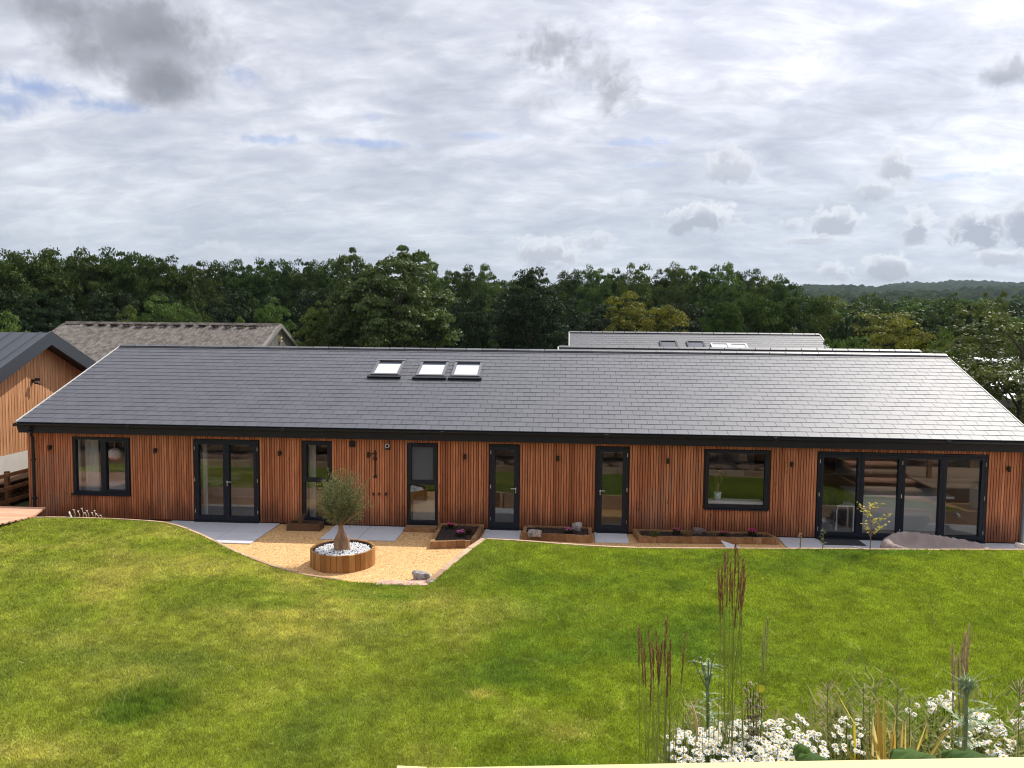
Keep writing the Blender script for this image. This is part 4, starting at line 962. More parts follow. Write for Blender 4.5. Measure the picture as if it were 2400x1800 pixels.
def flower(c, n, r, h, col, label, group):
    t = empty('flowering_plant', c, label, 'flowering plant', group); rs = random.Random(int(abs(c[0])*131)+n)
    mb = MB(); lf = MB()
    for k in range(n*5):
        a = rs.uniform(0, 6.283); q = r*rs.random(); z = h*rs.uniform(.05, .6); d = Vector((math.cos(a), math.sin(a), rs.uniform(.2, .8)))*.06; s = Vector((-math.sin(a), math.cos(a), 0))*.016; p = Vector(c)+Vector((math.cos(a)*q, math.sin(a)*q, z))
        lf.add([p, p+d*.5+s, p+d, p+d*.5-s], [(0, 1, 2, 3)], rs.random())
    for k in range(n):
        a = rs.uniform(0, 6.283); q = r*math.sqrt(rs.random()); p = Vector(c)+Vector((math.cos(a)*q, math.sin(a)*q, h*rs.uniform(.65, 1.05))); R = rs.uniform(.024, .038); tl = rs.uniform(-.5, .5)
        m6 = 6; vs = [p+Vector((0, 0, -.006))]
        for j in range(m6*2):
            b = math.pi*j/m6; rr = R if j % 2 == 0 else R*.62; vs.append(p+Vector((math.cos(b)*rr, math.sin(b)*rr, .006+tl*math.cos(b)*rr)))
        mb.add(vs, [(0, 1+j, 1+(j+1) % (m6*2)) for j in range(m6*2)], rs.random())
    lf.build('foliage', leafmat('bed_leaf', (.03, .05, .02), (.07, .11, .035), .25, .6, .2, 0.), t)
    mb.build('flowers', leafmat('petal_%02d%02d' % (int(col[0]*99), int(col[2]*99)), tuple(q*.75 for q in col), col, .3, .6, .2, 0.), t)
PK = (.80, .22, .58); MG = (.75, .07, .30)
def onbed(px, py, z): p = hit(px, py, 2, z); return (float(p[0]), float(p[1]), z-.03)
G = 'pink flowering plants in the sleeper beds'
flower(onbed(1056, 1236, .17), 22, .085, .13, MG, 'deep pink flower clump at the back of the tapering bed', G)
flower(onbed(1079, 1254, .17), 26, .095, .14, PK, 'light pink flower clump in the middle of the tapering bed', G)
flower(onbed(1334, 1247, .17), 24, .10, .13, PK, 'light pink flower clump beside the leaning grey stone', G)
flower(onbed(1585, 1250, .15), 20, .08, .16, (.62, .12, .25), 'tall pink flower clump beside the fox-brown grass', G)
flower(onbed(1696, 1254, .15), 14, .06, .12, (.62, .12, .25), 'smallest pink flower clump in the long bed', G)
flower(onbed(1763, 1254, .15), 26, .085, .17, MG, 'dark pink flower clump at the right end of the long bed', G)
tuft('leafy_plant', onbed(1534, 1257, .15), 60, .20, .16, (.05, .10, .02), (.16, .22, .05), 'bright green strappy plant at the left end of the long bed', 'plant', .009)
tuft('grass_clump', onbed(1612, 1256, .15), 130, .24, .20, (.14, .08, .045), (.34, .24, .15), 'arching fox-brown grass clump in the long bed', 'grass clump', .003)
tuft('grass_clump', onbed(1675, 1256, .15), 70, .20, .12, (.14, .09, .05), (.34, .25, .14), 'upright thin brown grass clump in the long bed', 'grass clump', .003)
tuft('leafy_plant', onbed(1097, 1248, .17), 70, .18, .16, (.05, .02, .016), (.13, .06, .04), 'dark red leafy plant at the back right of the tapering bed', 'plant', .012)
def stone(px, py, z, s, m, label, seed, name='rock', cat='rock', rz=0):
    p = hit(px, py, 2, z); mb = MB(); rock(mb, (float(p[0]), float(p[1]), z+s[2]*.35), s, seed); return tag(mb.build(name, m), label, cat)
GREYR = mat('grey_mossy_rock', noise=(9, (.17, .15, .14), (.52, .48, .45), 1), rough=.9, bump=(16, .8, (1, 1, 1), .04))
stone(1254, 1254, .15, (.15, .11, .13), GREYR, 'rough pale rock at the left end of the middle bed', 21)
stone(1353, 1240, .17, (.11, .06, .17), GREYR, 'grey stone leaning upright at the right of the middle bed', 22)
stone(1637, 1248, .13, (.19, .10, .12), mat('brown_stone', noise=(7, (.10, .07, .06), (.22, .17, .15), 1), rough=.9), 'brown flat-topped stone between the grasses in the long bed', 23)
stone(986, 1357, .02, (.20, .13, .16), GREYR, 'grey and pink boulder at the foot of the diagonal sleeper edging', 31, 'boulder', 'boulder')
stone(1018, 1368, .04, (.16, .12, .08), ROCKM, 'low cream rock wedged at the bottom end of the diagonal sleepers', 35, 'boulder', 'boulder')
def flags():
    for k, (xa, xb, ya, yb, lab) in enumerate(((880, 945, 1360, 1370, 'left pink flagstone at the lowest point of the gravel'), (945, 1002, 1361, 1372, 'right pink flagstone beside the grey boulder'))):
        a = hit(xa+8, ya, 2, .05); b = hit(xb, ya, 2, .05); c = hit(xb+3, yb, 2, .05); d = hit(xa, yb, 2, .05)
        mb = MB(); P = [(q[0], q[1], -.01) for q in (d, c, b, a)]; mb.hexa(P, [(x, y, .052+.004*k) for x, y, z in P]); tag(mb.build('flagstone', FLAG), lab, 'flagstone')
flags()
def slab():
    a = hit(1690, 1268, 2, .18); mb = MB(); x, y = float(a[0]), float(a[1])
    A = [Vector((x, y, .20)), Vector((x+.12, y-.5, .05)), Vector((x+.62, y-.42, .03)), Vector((x+.40, y-.05, .08))]
    mb.hexa([v-Vector((0, 0, .03)) for v in A], A); tag(mb.build('stone_offcut', PAVE), 'broken triangular grey slab propped in front of the long bed', 'slab')
slab()
mb = MB(); a = hit(1912, 1263, 2, .022); mb.box(6.05, 7.0, -.62, -.12, .0235, .036); tag(mb.build('door_mat', mat('dark_mat', (.04, .04, .043), .95)), 'dark door mat outside the leftmost folding door', 'door mat')
def cover():
    # low round covered lounger: rumpled cloth over a dish, high at the back
    c = hit(2185, 1290, 2, .15); cx, cy = float(c[0]), -1.62; n, k = 144, 18; vs = []; rx, ry = 1.18, .78
    for i in range(k+1):
        t = i/k
        for j in range(n):
            a = 2*math.pi*j/n
            rim = .30+.17*max(0, math.sin(a))*(1-.45*(1+math.cos(a))/2)+.10*max(0, -math.cos(a))
            if t < .55: q = t/.55; r = .70*q; z = .12+.10*q*q+.0*rim
            elif t < .75: q = (t-.55)/.2; r = .70+.22*q; z = .22+(rim-.22)*math.sin(q*math.pi/2)
            else: q = (t-.75)/.25; r = .92+.08*math.sin(q*math.pi); z = rim*(1-q)+.02*q
            f = .075*math.sin(a*35+3*math.sin(a*5)+t*2)*max(0, t-.60)+.030*math.sin(a*67+t*5)*max(0, t-.62)+.010*math.sin(a*4+t*9)
            vs.append((cx+(r+f)*rx*math.cos(a), cy+(r+f)*ry*math.sin(a), max(.022, z+f*1.2)))
    mb = MB(); mb.add(vs, [(i*n+j, i*n+(j+1) % n, (i+1)*n+(j+1) % n, (i+1)*n+j) for i in range(k) for j in range(n)])
    tag(mb.build('covered_lounger', COVER, None, True), 'low round lounger under a rumpled mauve-grey cloth cover, on the right-hand paving', 'garden lounger')
cover()
stone(2010, 1288, .34, (.11, .06, .06), GREYR, 'small pale stone at the foot of the yellow-leaved sapling', 41)
stone(2390, 1283, .3, (.10, .1, .10), mat('cream_stone', (.62, .58, .5), .8), 'white stone at the far right end of the lawn edge', 42)

def stem_plant(name, px, ybase, ytop, z, label, cat, ca, cb, nb=10, leaf=.045, spread=.25, n_leaf=8, yy=None, bark=(.16, .09, .05), rseed=1, group=None, wf=.35):
    """a thin stem with side shoots and small leaves, standing on height z"""
    p = Vector(hit(px, ybase, 2, z)); d = ray(px, ytop); t_ = (p.y-CAM[1])/d[1]; h = CAM[2]+d[2]*t_-z
    t = empty(name, p, label, cat, group); rs = random.Random(rseed); st = MB(); lf = MB()
    st.tube([p, p+Vector((.01, 0, h*.5)), p+Vector((-.01, 0, h*.93))], [.011, .007, .003], 6)
    for k in range(nb):
        f = .25+.7*k/nb; o = p+Vector((0, 0, h*f)); a = rs.uniform(0, 6.283); L = spread*(1-.55*f)*rs.uniform(.6, 1.15)
        e = o+Vector((math.cos(a)*L, math.sin(a)*L, L*.55)); st.tube([o, o.lerp(e, .5)+Vector((0, 0, -.01)), e], [.005, .003, .0015], 4)
        for j in range(n_leaf):
            q = o.lerp(e, rs.uniform(.3, 1.05)); b = rs.uniform(0, 6.283); dd = Vector((math.cos(b), math.sin(b), rs.uniform(-.5, .6))).normalized()*leaf*rs.uniform(.7, 1.2); s = dd.cross(Vector((rs.uniform(-1, 1), rs.uniform(-1, 1), 1))).normalized()*leaf*wf
            lf.add([q, q+dd*.45+s, q+dd, q+dd*.45-s], [(0, 1, 2, 3)], rs.random())
    for j in range(n_leaf*2):
        q = p+Vector((rs.uniform(-.02, .02), rs.uniform(-.02, .02), h*rs.uniform(.85, 1.))); b = rs.uniform(0, 6.283); dd = Vector((math.cos(b), math.sin(b), rs.uniform(.0, .8))).normalized()*leaf; s = dd.cross(Vector((0, 0, 1))).normalized()*leaf*wf
        lf.add([q, q+dd*.45+s, q+dd, q+dd*.45-s], [(0, 1, 2, 3)], rs.random())
    st.build('stem', mat('stem_%s' % name, bark, .85), t); lf.build('foliage', leafmat('leaf_%s_%d' % (name, rseed), ca, cb, .4, .6, .2, 0.), t)
    return t
stem_plant('sapling', 2039, 1289, 1180, .36, 'thin yellow-leaved sapling standing in front of the mauve covered lounger', 'sapling', (.34, .30, .04), (.66, .56, .12), 20, .055, .62, 9, bark=(.25, .13, .08), rseed=4, wf=.45)
stem_plant('weed', 1928, 1287, 1240, .36, 'short blue-green weed at the lawn edge by the door mat', 'weed', (.10, .13, .07), (.24, .28, .16), 9, .035, .12, 7, rseed=6)
stem_plant('weed', 1875, 1287, 1248, .36, 'pale straw-coloured weed stalk at the lawn edge right of the long bed', 'weed', (.34, .28, .16), (.50, .42, .27), 9, .028, .07, 6, rseed=7)
def dry_flowers():
    rs = random.Random(3)
    for k, (px, yt) in enumerate(((173, 1196), (183, 1199), (192, 1193), (199, 1203), (204, 1198), (216, 1203), (222, 1198), (226, 1206), (236, 1209))):
        p = Vector(hit(px+rs.uniform(-3, 3), 1214.5, 2, .5)); p.y += .06; d = ray(px, yt); t_ = (p.y-CAM[1])/d[1]; e = Vector(CAM+d*t_)
        t = empty('dried_flower', p, 'dried cream seed-head flower at the lawn edge below the far left window', 'dried flower', 'dried flowers at the lawn edge')
        mb = MB(); mb.tube([p, p.lerp(e, .5)+Vector((.02, 0, 0)), e], .006, 5); mb.build('stalk', mat('straw', (.60, .52, .38), .8), t)
        mb = MB()
        for j in range(7):
            a = j*.9; mb.add([e, e+Vector((math.cos(a)*.028, math.sin(a)*.028, .02)), e+Vector((math.cos(a+.5)*.028, math.sin(a+.5)*.028, .02))], [(0, 1, 2)])
        mb.lathe([(0, -.01), (.016, 0), (0, .012)], e, 8); mb.build('seed_head', mat('cream_head', (.75, .70, .58), .8), t)
    p = Vector(hit(168, 1214, 2, .5)); mb = MB(); mb.bar(p, p+Vector((-.06, 0, .15)), .04, .015); tag(mb.build('plant_label', WHITE), 'white plastic plant marker stuck in the lawn edge by the dried flowers', 'plant marker')
dry_flowers()

# deck at far left
def deck():
    mb = MB(); random.seed(3); y = -1.2
    z = .56
    while y > -3.4:
        x1 = float(np.interp(y, [-3.0, -2.0, -1.2], [-12.55, -12.2, -12.5]))
        mb.box(-17.5, x1, y-.135, y, z-.03, z); y -= .14
    tag(mb.build('timber_deck', DECKM), 'orange-brown timber deck in the bottom of the gap left of the house', 'deck')
deck()

# ------------------------------------------------------------------ neighbouring buildings
def left_house():
    X = -16.0; t = empty('gabled_house', (-19, 3.67, 0), 'neighbouring house with sunlit orange board gable and dark grey metal roof at the left edge', 'house')
    yp, zp, k = 3.67, 4.72, .46; hw = 4.6; zc = 1.22
    mb = MB(); y = yp-hw+.05; random.seed(6)
    while y < yp+hw:
        zt = zp-.22-abs(y+.03-yp)*k; mb.box(X-.03, X, y, y+.055, zc, zt); y += .125
        mb.box(X-.035, X-.008, y-.068, y-.004, zc, zt+.0); 
    mb.build('cladding', LARCH, t)
    mb = MB(); mb.add([(X-.04, yp-hw, zc), (X-.04, yp+hw, zc), (X-.04, yp+hw, zp-hw*k-.1), (X-.04, yp, zp-.1), (X-.04, yp-hw, zp-hw*k-.1)], [(0, 1, 2, 3, 4)])
    mb.box(-24, X-.05, yp-hw, yp+hw, -.1, zp-hw*k-.12); mb.build('wall', MEMBR, t)
    mb = MB(); mb.box(-24, X+.015, yp-hw+.01, yp+hw-.01, -.2, zc-.01); mb.build('render_plinth', RENDER, t)
    for s in (-1, 1):
        mb = MB(); e = yp+s*(hw+.35); ze = zp-(hw+.35)*k
        mb.hexa([(-24.5, yp, zp-.06), (X+.42, yp, zp-.06), (X+.42, e, ze-.06), (-24.5, e, ze-.06)], [(-24.5, yp, zp), (X+.42, yp, zp), (X+.42, e, ze), (-24.5, e, ze)])
        x = X+.1
        while x > -24: mb.hexa([(x, yp, zp), (x+.03, yp, zp), (x+.03, e, ze), (x, e, ze)], [(x, yp, zp+.035), (x+.03, yp, zp+.035), (x+.03, e, ze+.035), (x, e, ze+.035)]); x -= .45
        mb.build('roof', METALR, t)
        mb = MB(); mb.hexa([(X+.421, yp, zp-.36), (X+.47, yp, zp-.36), (X+.47, e, ze-.36), (X+.421, e, ze-.36)], [(X+.421, yp, zp+.05), (X+.47, yp, zp+.05), (X+.47, e, ze+.05), (X+.421, e, ze+.05)])
        mb.build('gable_fascia', METALR, t)
        mb = MB(); mb.hexa([(X+.01, yp, zp-.30), (X+.42, yp, zp-.30), (X+.42, e, ze-.30), (X+.01, e, ze-.30)], [(X+.01, yp, zp-.27), (X+.42, yp, zp-.27), (X+.42, e, ze-.27), (X+.01, e, ze-.27)]); mb.build('soffit', BLACKP, t)
    p = hit(80, 893, 0, X+.06); mb = MB(); mb.box(X+.0, X+.05, p[1]-.04, p[1]+.04, p[2]-.05, p[2]+.05); mb.tube([(X+.05, p[1], p[2]), (X+.16, p[1], p[2]+.02)], .015, 6); mb.box(X+.13, X+.22, p[1]-.07, p[1]+.05, p[2]+.0, p[2]+.09)
    mb.tube([(X+.12, p[1]-.06, p[2]-.05), (X+.2, p[1]+.08, p[2]-.1)], .025, 8); mb.build('floodlight', BLACKP, t)
left_house()
def lattice():
    t = empty('timber_fence', (-15.2, 1.2, 0), 'open three-rail brown timber fence in the gap between the two houses', 'fence')
    random.seed(4)
    X = -14.95
    for k, y in enumerate((-.6, .75, 2.1, 3.4)):
        mb = MB(); mb.box(X-.05, X+.05, y, y+.1, .0, 1.02); mb.build('post', SLEEP, t)
    for z in (.18, .52, .88):
        mb = MB(); mb.box(X+.052, X+.09, -1.5, 3.5, z, z+.10); mb.build('rail', SLEEP, t)
    # stored oddments behind: firewood shelf
    t = empty('log_store', (-15.5, 2.5, 0), 'dark log store standing against the white plinth behind the open fence', 'log store')
    mb = MB(); mb.box(-15.9, -15.15, 3.5, 3.55, 0, .62); mb.box(-15.9, -15.15, .3, .35, 0, .62); mb.box(-15.9, -15.86, .36, 3.49, 0, .62); mb.box(-15.86, -15.15, .36, 3.49, .62, .66); mb.build('frame', SLEEPD, t)
    rs = random.Random(2)
    mb = MB()
    for r_ in range(4):
        y = .42
        while y < 3.4:
            R = rs.uniform(.05, .075); mb.tube([(-15.84, y, .09+r_*.14), (-15.22+rs.uniform(-.05, .04), y, .09+r_*.14)], R, 7); y += R*2.05
    mb.build('logs', SLEEPD, t)
lattice()

def barn():
    yr = 36.; zr = 5.12; x0 = hit(150, 752, 1, yr)[0]; x1 = hit(660, 760, 1, yr)[0]; hd = 7.2; k = .46
    t = empty('old_barn', ((x0+x1)/2, yr, -1.4), 'old barn with weathered corrugated cement roof and grey boarded gable', 'barn')
    n = int((x1-x0)/.075); P = []
    xs = np.linspace(x0, x1, n); zz = .03*np.sin(xs*2*np.pi/.30)
    for s in (-1, 1):
        V = []; rows = 8
        for j in range(rows):
            f = j/(rows-1); y = yr+s*hd*f; z = zr-hd*k*f+.02*math.sin(j*2.1)
            V.append(np.stack([xs, np.full(n, y), z+zz+.05*np.sin(xs*.9+j)], 1))
        V = np.concatenate(V); i = (np.arange(rows-1)[:, None]*n+np.arange(n-1)[None, :]).ravel(); F = np.stack([i, i+1, i+1+n, i+n], 1)
        F = F if s == 1 else F[:, ::-1]
        link('roof', np_mesh('roof', V, F.ravel(), 4, LICHEN), t)
    mb = MB(); x = x0+.2
    random.seed(5)
    while x < x1-.2: mb.hexa([(x, yr-.3, zr-.1), (x+.5, yr-.3, zr-.1), (x+.5, yr+.3, zr-.1), (x, yr+.3, zr-.1)], [(x, yr-.1, zr+.10), (x+.5, yr-.1, zr+.10), (x+.5, yr+.1, zr+.10), (x, yr+.1, zr+.10)]); x += .53
    mb.build('ridge', LICHEN, t)
    mb = MB(); x = x0+2.
    while x < x1-1.5: mb.box(x, x+.52, yr-.66, yr-.40, zr-.17, zr-.06); x += .93
    mb.build('ridge_vents', MEMBR, t)
    mb = MB()
    for X, s in ((x1, 1), (x0, -1)):
        y = yr-hd+.3
        while y < yr+hd-.3: mb.box(X-.25, X-.2, y, y+.19, -2.6, zr-abs(y+.1-yr)*k-.12); y += .2
        mb.build('gable_boards', DARKW, t); mb = MB()
    mb = MB(); mb.box(x0+.3, x1-.3, yr-hd+.4, yr+hd-.4, -2.6, zr-hd*k-.2); mb.build('wall', DARKW, t)
    for s in (-1, 1):
        mb = MB(); e = yr+s*(hd+.1); ze = zr-(hd+.1)*k; mb.hexa([(x1-.18, yr, zr-.22), (x1+.03, yr, zr-.22), (x1+.03, e, ze-.22), (x1-.18, e, ze-.22)], [(x1-.18, yr, zr+.05), (x1+.03, yr, zr+.05), (x1+.03, e, ze+.05), (x1-.18, e, ze+.05)]); mb.build('bargeboard', mat('pale_barge', (.22, .20, .185), .9), t)
    p = hit(662, 795, 0, x1); mb = MB(); mb.box(x1-.19, x1-.05, p[1]-.14, p[1]+.14, p[2]-.17, p[2]+.17); q = mb.build('alarm_box', mat('cream_box', (.75, .60, .32), .5), t); mb = MB(); mb.box(x1-.05, x1-.02, p[1]-.06, p[1]+.06, p[2]-.06, p[2]+.06); mb.build('alarm_badge', BLACKP, q)
barn()

def slate_house(name, x0, x1, yr, zr, label, hd=4.76, k=.3816, sky=(), seed=1, vl=True):
    t = empty(name, ((x0+x1)/2, yr, -1), label, 'house'); ye = yr-hd; ze = zr-hd*k
    slate_roof('roof', x0, x1, ye, ze, yr, zr, SLATE2, t, .40, .30, seed=seed)
    mb = MB(); mb.add([(x0, ye, ze-.03), (x1, ye, ze-.03), (x1, yr, zr-.03), (x0, yr, zr-.03), (x1, yr+hd, ze), (x0, yr+hd, ze)], [(0, 1, 2, 3), (3, 2, 4, 5)]); mb.build('roof_deck', BLACKP, t)
    mb = MB(); mb.box(x0+.2, x1-.2, ye+.35, yr+hd-.35, -2.5, ze-.04); mb.build('wall', CEDAR, t)
    mb = MB(); mb.add([(x0+.2, ye+.35, ze-.04), (x0+.2, yr, zr-.1), (x0+.2, yr+hd-.35, ze-.04), (x1-.2, ye+.35, ze-.04), (x1-.2, yr, zr-.1), (x1-.2, yr+hd-.35, ze-.04)], [(0, 2, 1), (3, 4, 5)]); mb.build('gable_wall', CEDAR, t)
    mb = MB(); x = x0
    while x < x1-.1:
        e = min(x+.62, x1); mb.add([(x+.015, yr-.16, zr-.01), (e-.015, yr-.16, zr-.01), (e-.015, yr, zr+.07), (x+.015, yr, zr+.07), (e-.015, yr+.16, zr-.01), (x+.015, yr+.16, zr-.01)], [(0, 1, 2, 3), (3, 2, 4, 5)]); x += .62
    mb.build('ridge', SLATE2, t); mb = MB(); mb.box(x0+.01, x1-.01, yr-.17, yr+.15, zr-.05, zr-.0); mb.build('ridge_bedding', BLACKP, t)
    for X in (x0, x1):
        mb = MB(); s = -1 if X == x0 else 1; mb.hexa([(X, ye, ze-.12), (X+s*.05, ye, ze-.12), (X+s*.05, ye, ze+.03), (X, ye, ze+.03)], [(X, yr, zr-.12), (X+s*.05, yr, zr-.12), (X+s*.05, yr, zr+.03), (X, yr, zr+.03)]); mb.build('verge_trim', PALEV, t)
    Lu = Vector((0, 1, k)).normalized(); Nn = Vector((0, -k, 1)).normalized(); Xv = Vector((1, 0, 0))
    for (px, py, dk) in sky:
        d = ray(px, py); nr = np.array(Nn); tt = ((np.array([0, ye, ze])-CAM)@nr)/(d@nr); C = Vector(CAM+d*tt)
        def blk(a0, a1, b0, b1, h0, h1):
            A = [C+Xv*a+Lu*b+Nn*h0 for a, b in ((a0, b0), (a1, b0), (a1, b1), (a0, b1))]; m_ = MB(); m_.hexa(A, [p+Nn*(h1-h0) for p in A]); return m_
        fr = blk(-.48, .48, -.65, -.57, 0, .1)
        for q in ((-.48, .48, .57, .65), (-.48, -.38, -.57, .57), (.38, .48, -.57, .57)):
            A = [C+Xv*a+Lu*b for a, b in ((q[0], q[2]), (q[1], q[2]), (q[1], q[3]), (q[0], q[3]))]; fr.hexa(A, [p+Nn*.1 for p in A])
        f = fr.build('skylight', PALEV if not dk else BLACKP, t); blk(-.379, .379, -.569, .569, .02, .06).build('pane', DARKGL if dk else SKYGL, f)
    return t
mx0 = hit(1310, 812, 1, 14.)[0]; mx1 = hit(2155, 825, 1, 14.)[0]; mz = (hit(1310, 812, 1, 14.)[2]+hit(2155, 825, 1, 14.)[2])/2
slate_house('slate_roofed_house', mx0, mx1, 14., mz, 'middle slate-roofed building showing only its ridge above the long house', seed=4)
fx0 = hit(1335, 779, 1, 26.)[0]; fx1 = hit(1920, 784, 1, 26.)[0]; fz = (hit(1335, 779, 1, 26.)[2]+hit(1920, 784, 1, 26.)[2])/2
slate_house('slate_roofed_house', fx0, fx1, 26., fz, 'furthest slate-roofed building with four small skylights', sky=((1568, 812, 1), (1632, 813, 1), (1690, 818, 0), (1733, 819, 0)), seed=5)
def white_shed():
    a = hit(2225, 836, 1, 18.); b = hit(2700, 842, 1, 18.); t = empty('white_roofed_shed', (float(a[0])+3, 18., 0), 'low shed with white ribbed sheet roof half hidden by the right-hand tree', 'shed')
    x0, x1 = float(a[0]), float(b[0]); z = float(a[2]); mb = MB(); e = 13.; k = .30
    mb.hexa([(x0, e, z-5*k-.05), (x1, e, z-5*k-.05), (x1, 18., z-.05), (x0, 18., z-.05)], [(x0, e, z-5*k), (x1, e, z-5*k), (x1, 18., z), (x0, 18., z)])
    x = x0
    while x < x1: mb.hexa([(x, e, z-5*k), (x+.05, e, z-5*k), (x+.05, 18., z), (x, 18., z)], [(x, e, z-5*k+.03), (x+.05, e, z-5*k+.03), (x+.05, 18., z+.03), (x, 18., z+.03)]); x += .33
    mb.build('roof', WHITER, t); mb = MB(); mb.box(x0+.1, x1-.1, e+.1, 17.9, -.1, z-5*k-.06); mb.build('wall', mat('grey_shed_wall', (.35, .35, .34), .8), t)
white_shed()
# ------------------------------------------------------------------ trees
def crown_mesh(name, kind, seed, m, N=7000, leaf=.05):
    """unit crown: base at z 0, top at z 1, radius about .5 ; clumps of leaf cards with gaps between"""
    rn = np.random.RandomState(seed)
    if kind == 'tall':   K = 230; zc, rz, rx, low = .56, .44, .46, .12
    elif kind == 'round': K = 210; zc, rz, rx, low = .56, .44, .50, .12
    elif kind == 'bush': K = 260; zc, rz, rx, low = .45, .54, .56, -.05
    elif kind == 'loose': K = 260; zc, rz, rx, low = .55, .44, .50, .10
    else: K = 70; zc, rz, rx, low = .55, .45, .30, .05
    d = rn.normal(size=(K*3, 3)); d /= np.linalg.norm(d, axis=1)[:, None]
    ph = rn.uniform(0, 6.28, 4); az = np.arctan2(d[:, 1], d[:, 0])
    lump = 1+.07*np.sin(2*az+ph[0])+.08*np.sin(3*az+ph[1]+2*d[:, 2])+.06*np.sin(5*d[:, 2]+ph[2])
    if kind == 'loose': lump = 1+(lump-1)*1.7
    rad = rn.uniform(.05, 1., K*3)**.42*lump
    c = np.stack([d[:, 0]*rx*rad, d[:, 1]*rx*rad, zc+d[:, 2]*rz*rad*np.where(d[:, 2] < 0, .95, 1.)], 1)
    if kind == 'cone':
        f = np.clip(1.05-c[:, 2], .05, 1); c[:, 0] *= f*1.3; c[:, 1] *= f*1.3
    c = c[c[:, 2] > low][:K]
    dd_ = np.sqrt(((c[:, None]-c[None])**2).sum(-1)); dd_.sort(1); c = c[dd_[:, 3] < (.135 if kind == 'loose' else .17 if kind != 'cone' else .3)]
    size = rn.uniform(.045, .10, len(c))*(1.0 if kind != 'loose' else .8)
    ci = rn.randint(0, len(c), N); q = rn.normal(size=(N, 3)); q /= np.linalg.norm(q, axis=1)[:, None]
    q[:, 2] = np.abs(q[:, 2])*.75-.12*rn.rand(N)
    rr = size[ci]*rn.uniform(.55, 1.12, N)
    p = c[ci]+q*rr[:, None]*np.array([1.15, 1.15, .85])
    # outward, upward leaning cards
    nrm = q+rn.normal(size=(N, 3))*.55+np.array([0, 0, .35]); nrm /= np.linalg.norm(nrm, axis=1)[:, None]
    a = np.cross(nrm, rn.normal(size=(N, 3))); a /= np.linalg.norm(a, axis=1)[:, None]; b = np.cross(nrm, a)
    L = leaf*rn.uniform(.55, 1.25, N)[:, None]
    V = np.empty((N, 4, 3)); V[:, 0] = p-a*L*.5; V[:, 1] = p+b*L*.30; V[:, 2] = p+a*L*.5; V[:, 3] = p-b*L*.30
    V[..., 2] *= 1/max(1e-6, np.percentile(V[:, :, 2], 99.3))
    rnd = np.clip(rn.beta(2, 2, N)*.6+rn.rand(len(c))[ci]*.4, 0, 1)
    return np_mesh(name, V.reshape(-1, 3), np.arange(N*4), 4, m, rnd=rnd), c
def trunk_mesh(c, seed, m=BARK, r0=.022):
    mb = MB(); rs = random.Random(seed)
    mb.tube([(0, 0, -.03), (.006, .0, .25), (-.004, .006, .5), (.0, 0, .78)], [r0, r0*.75, r0*.5, r0*.2], 7)
    for k in range(min(16, len(c))):
        p = Vector(c[k*3 % len(c)]); z = max(.18, p.z-rs.uniform(.12, .3)); o = Vector((0, 0, z)); mb.tube([o, o.lerp(p, .5)+Vector((0, 0, .02)), p], [r0*.38, r0*.22, r0*.08], 5)
    me = bpy.data.meshes.new('trunk'); me.from_pydata(mb.v, [], mb.f); a = me.attributes.new('rnd', 'FLOAT', 'FACE'); a.data.foreach_set('value', mb.r); me.materials.append(m); return me
LF_D = leafmat('dark_beech_leaf', (.018, .036, .009), (.082, .122, .026), .26, .55, .12, .10)
LF_M = leafmat('mid_green_leaf', (.034, .066, .014), (.140, .195, .044), .28, .55, .14, .10)
LF_Y = leafmat('yellow_green_leaf', (.075, .090, .012), (.22, .21, .030), .32, .55, .2, .08)
LF_L = leafmat('ash_leaf', (.026, .050, .013), (.14, .19, .052), .24, .5, .22, .06)
LF_R = leafmat('russet_leaf', (.026, .052, .014), (.15, .165, .045), .28, .5, .2, .05)
LF_B = leafmat('blue_dark_leaf', (.012, .025, .010), (.040, .062, .020), .2, .5, .12, .08)
CM = {}
def crown(key, *a):
    if key not in CM:
        me, c = crown_mesh('crown_'+key, *a); CM[key] = (me, trunk_mesh(c, len(CM)))
    return CM[key]
SPEC = {
 'tall0': ('tall', 1, LF_D, 26000, .026), 'tall1': ('tall', 2, LF_D, 26000, .026), 'tall2': ('tall', 3, LF_M, 26000, .026), 'tall3': ('tall', 14, LF_M, 22000, .028),
 'round0': ('round', 4, LF_M, 22000, .030), 'round1': ('round', 5, LF_D, 26000, .027), 'round2': ('round', 6, LF_B, 24000, .03),
 'bush0': ('bush', 7, LF_M, 14000, .036), 'bush1': ('bush', 8, LF_Y, 14000, .036), 'far0': ('round', 9, LF_M, 9000, .045), 'far1': ('round', 10, LF_D, 9000, .045), 'far2': ('tall', 12, LF_B, 9000, .045), 'far3': ('bush', 15, LF_Y, 9000, .045),
 'ash': ('loose', 11, LF_L, 34000, .024), 'russet': ('bush', 13, LF_R, 42000, .021), 'cone': ('cone', 16, LF_B, 6000, .05), 'yellow': ('round', 19, LF_Y, 26000, .027)}
RT = random.Random(42)
def tree(key, px, ytop, dist, wpx, label, group, cat='tree', base=None, name='tree', dz=0):
    me, tm = crown(key, *SPEC[key]); p = at_dist(px, ytop, dist); g = float(ground_z(p[0], p[1])) if base is None else base
    H = (p[2]-g); sc_ = math.hypot(*(p[:2]-CAM[:2]))/FPX; Wd = wpx*sc_
    o = empty(name, (p[0], p[1], g), label, cat, group); o.rotation_euler = (0, 0, RT.uniform(0, 6.283)); o.scale = (Wd, Wd*RT.uniform(.9, 1.1), H)
    a = bpy.data.objects.new('crown', me); COL.objects.link(a); a.parent = o
    b = bpy.data.objects.new('trunk', tm); COL.objects.link(b); b.parent = o
    return o
GW = 'tall trees of the wood behind the buildings'
def words(i, n, a, b): return a
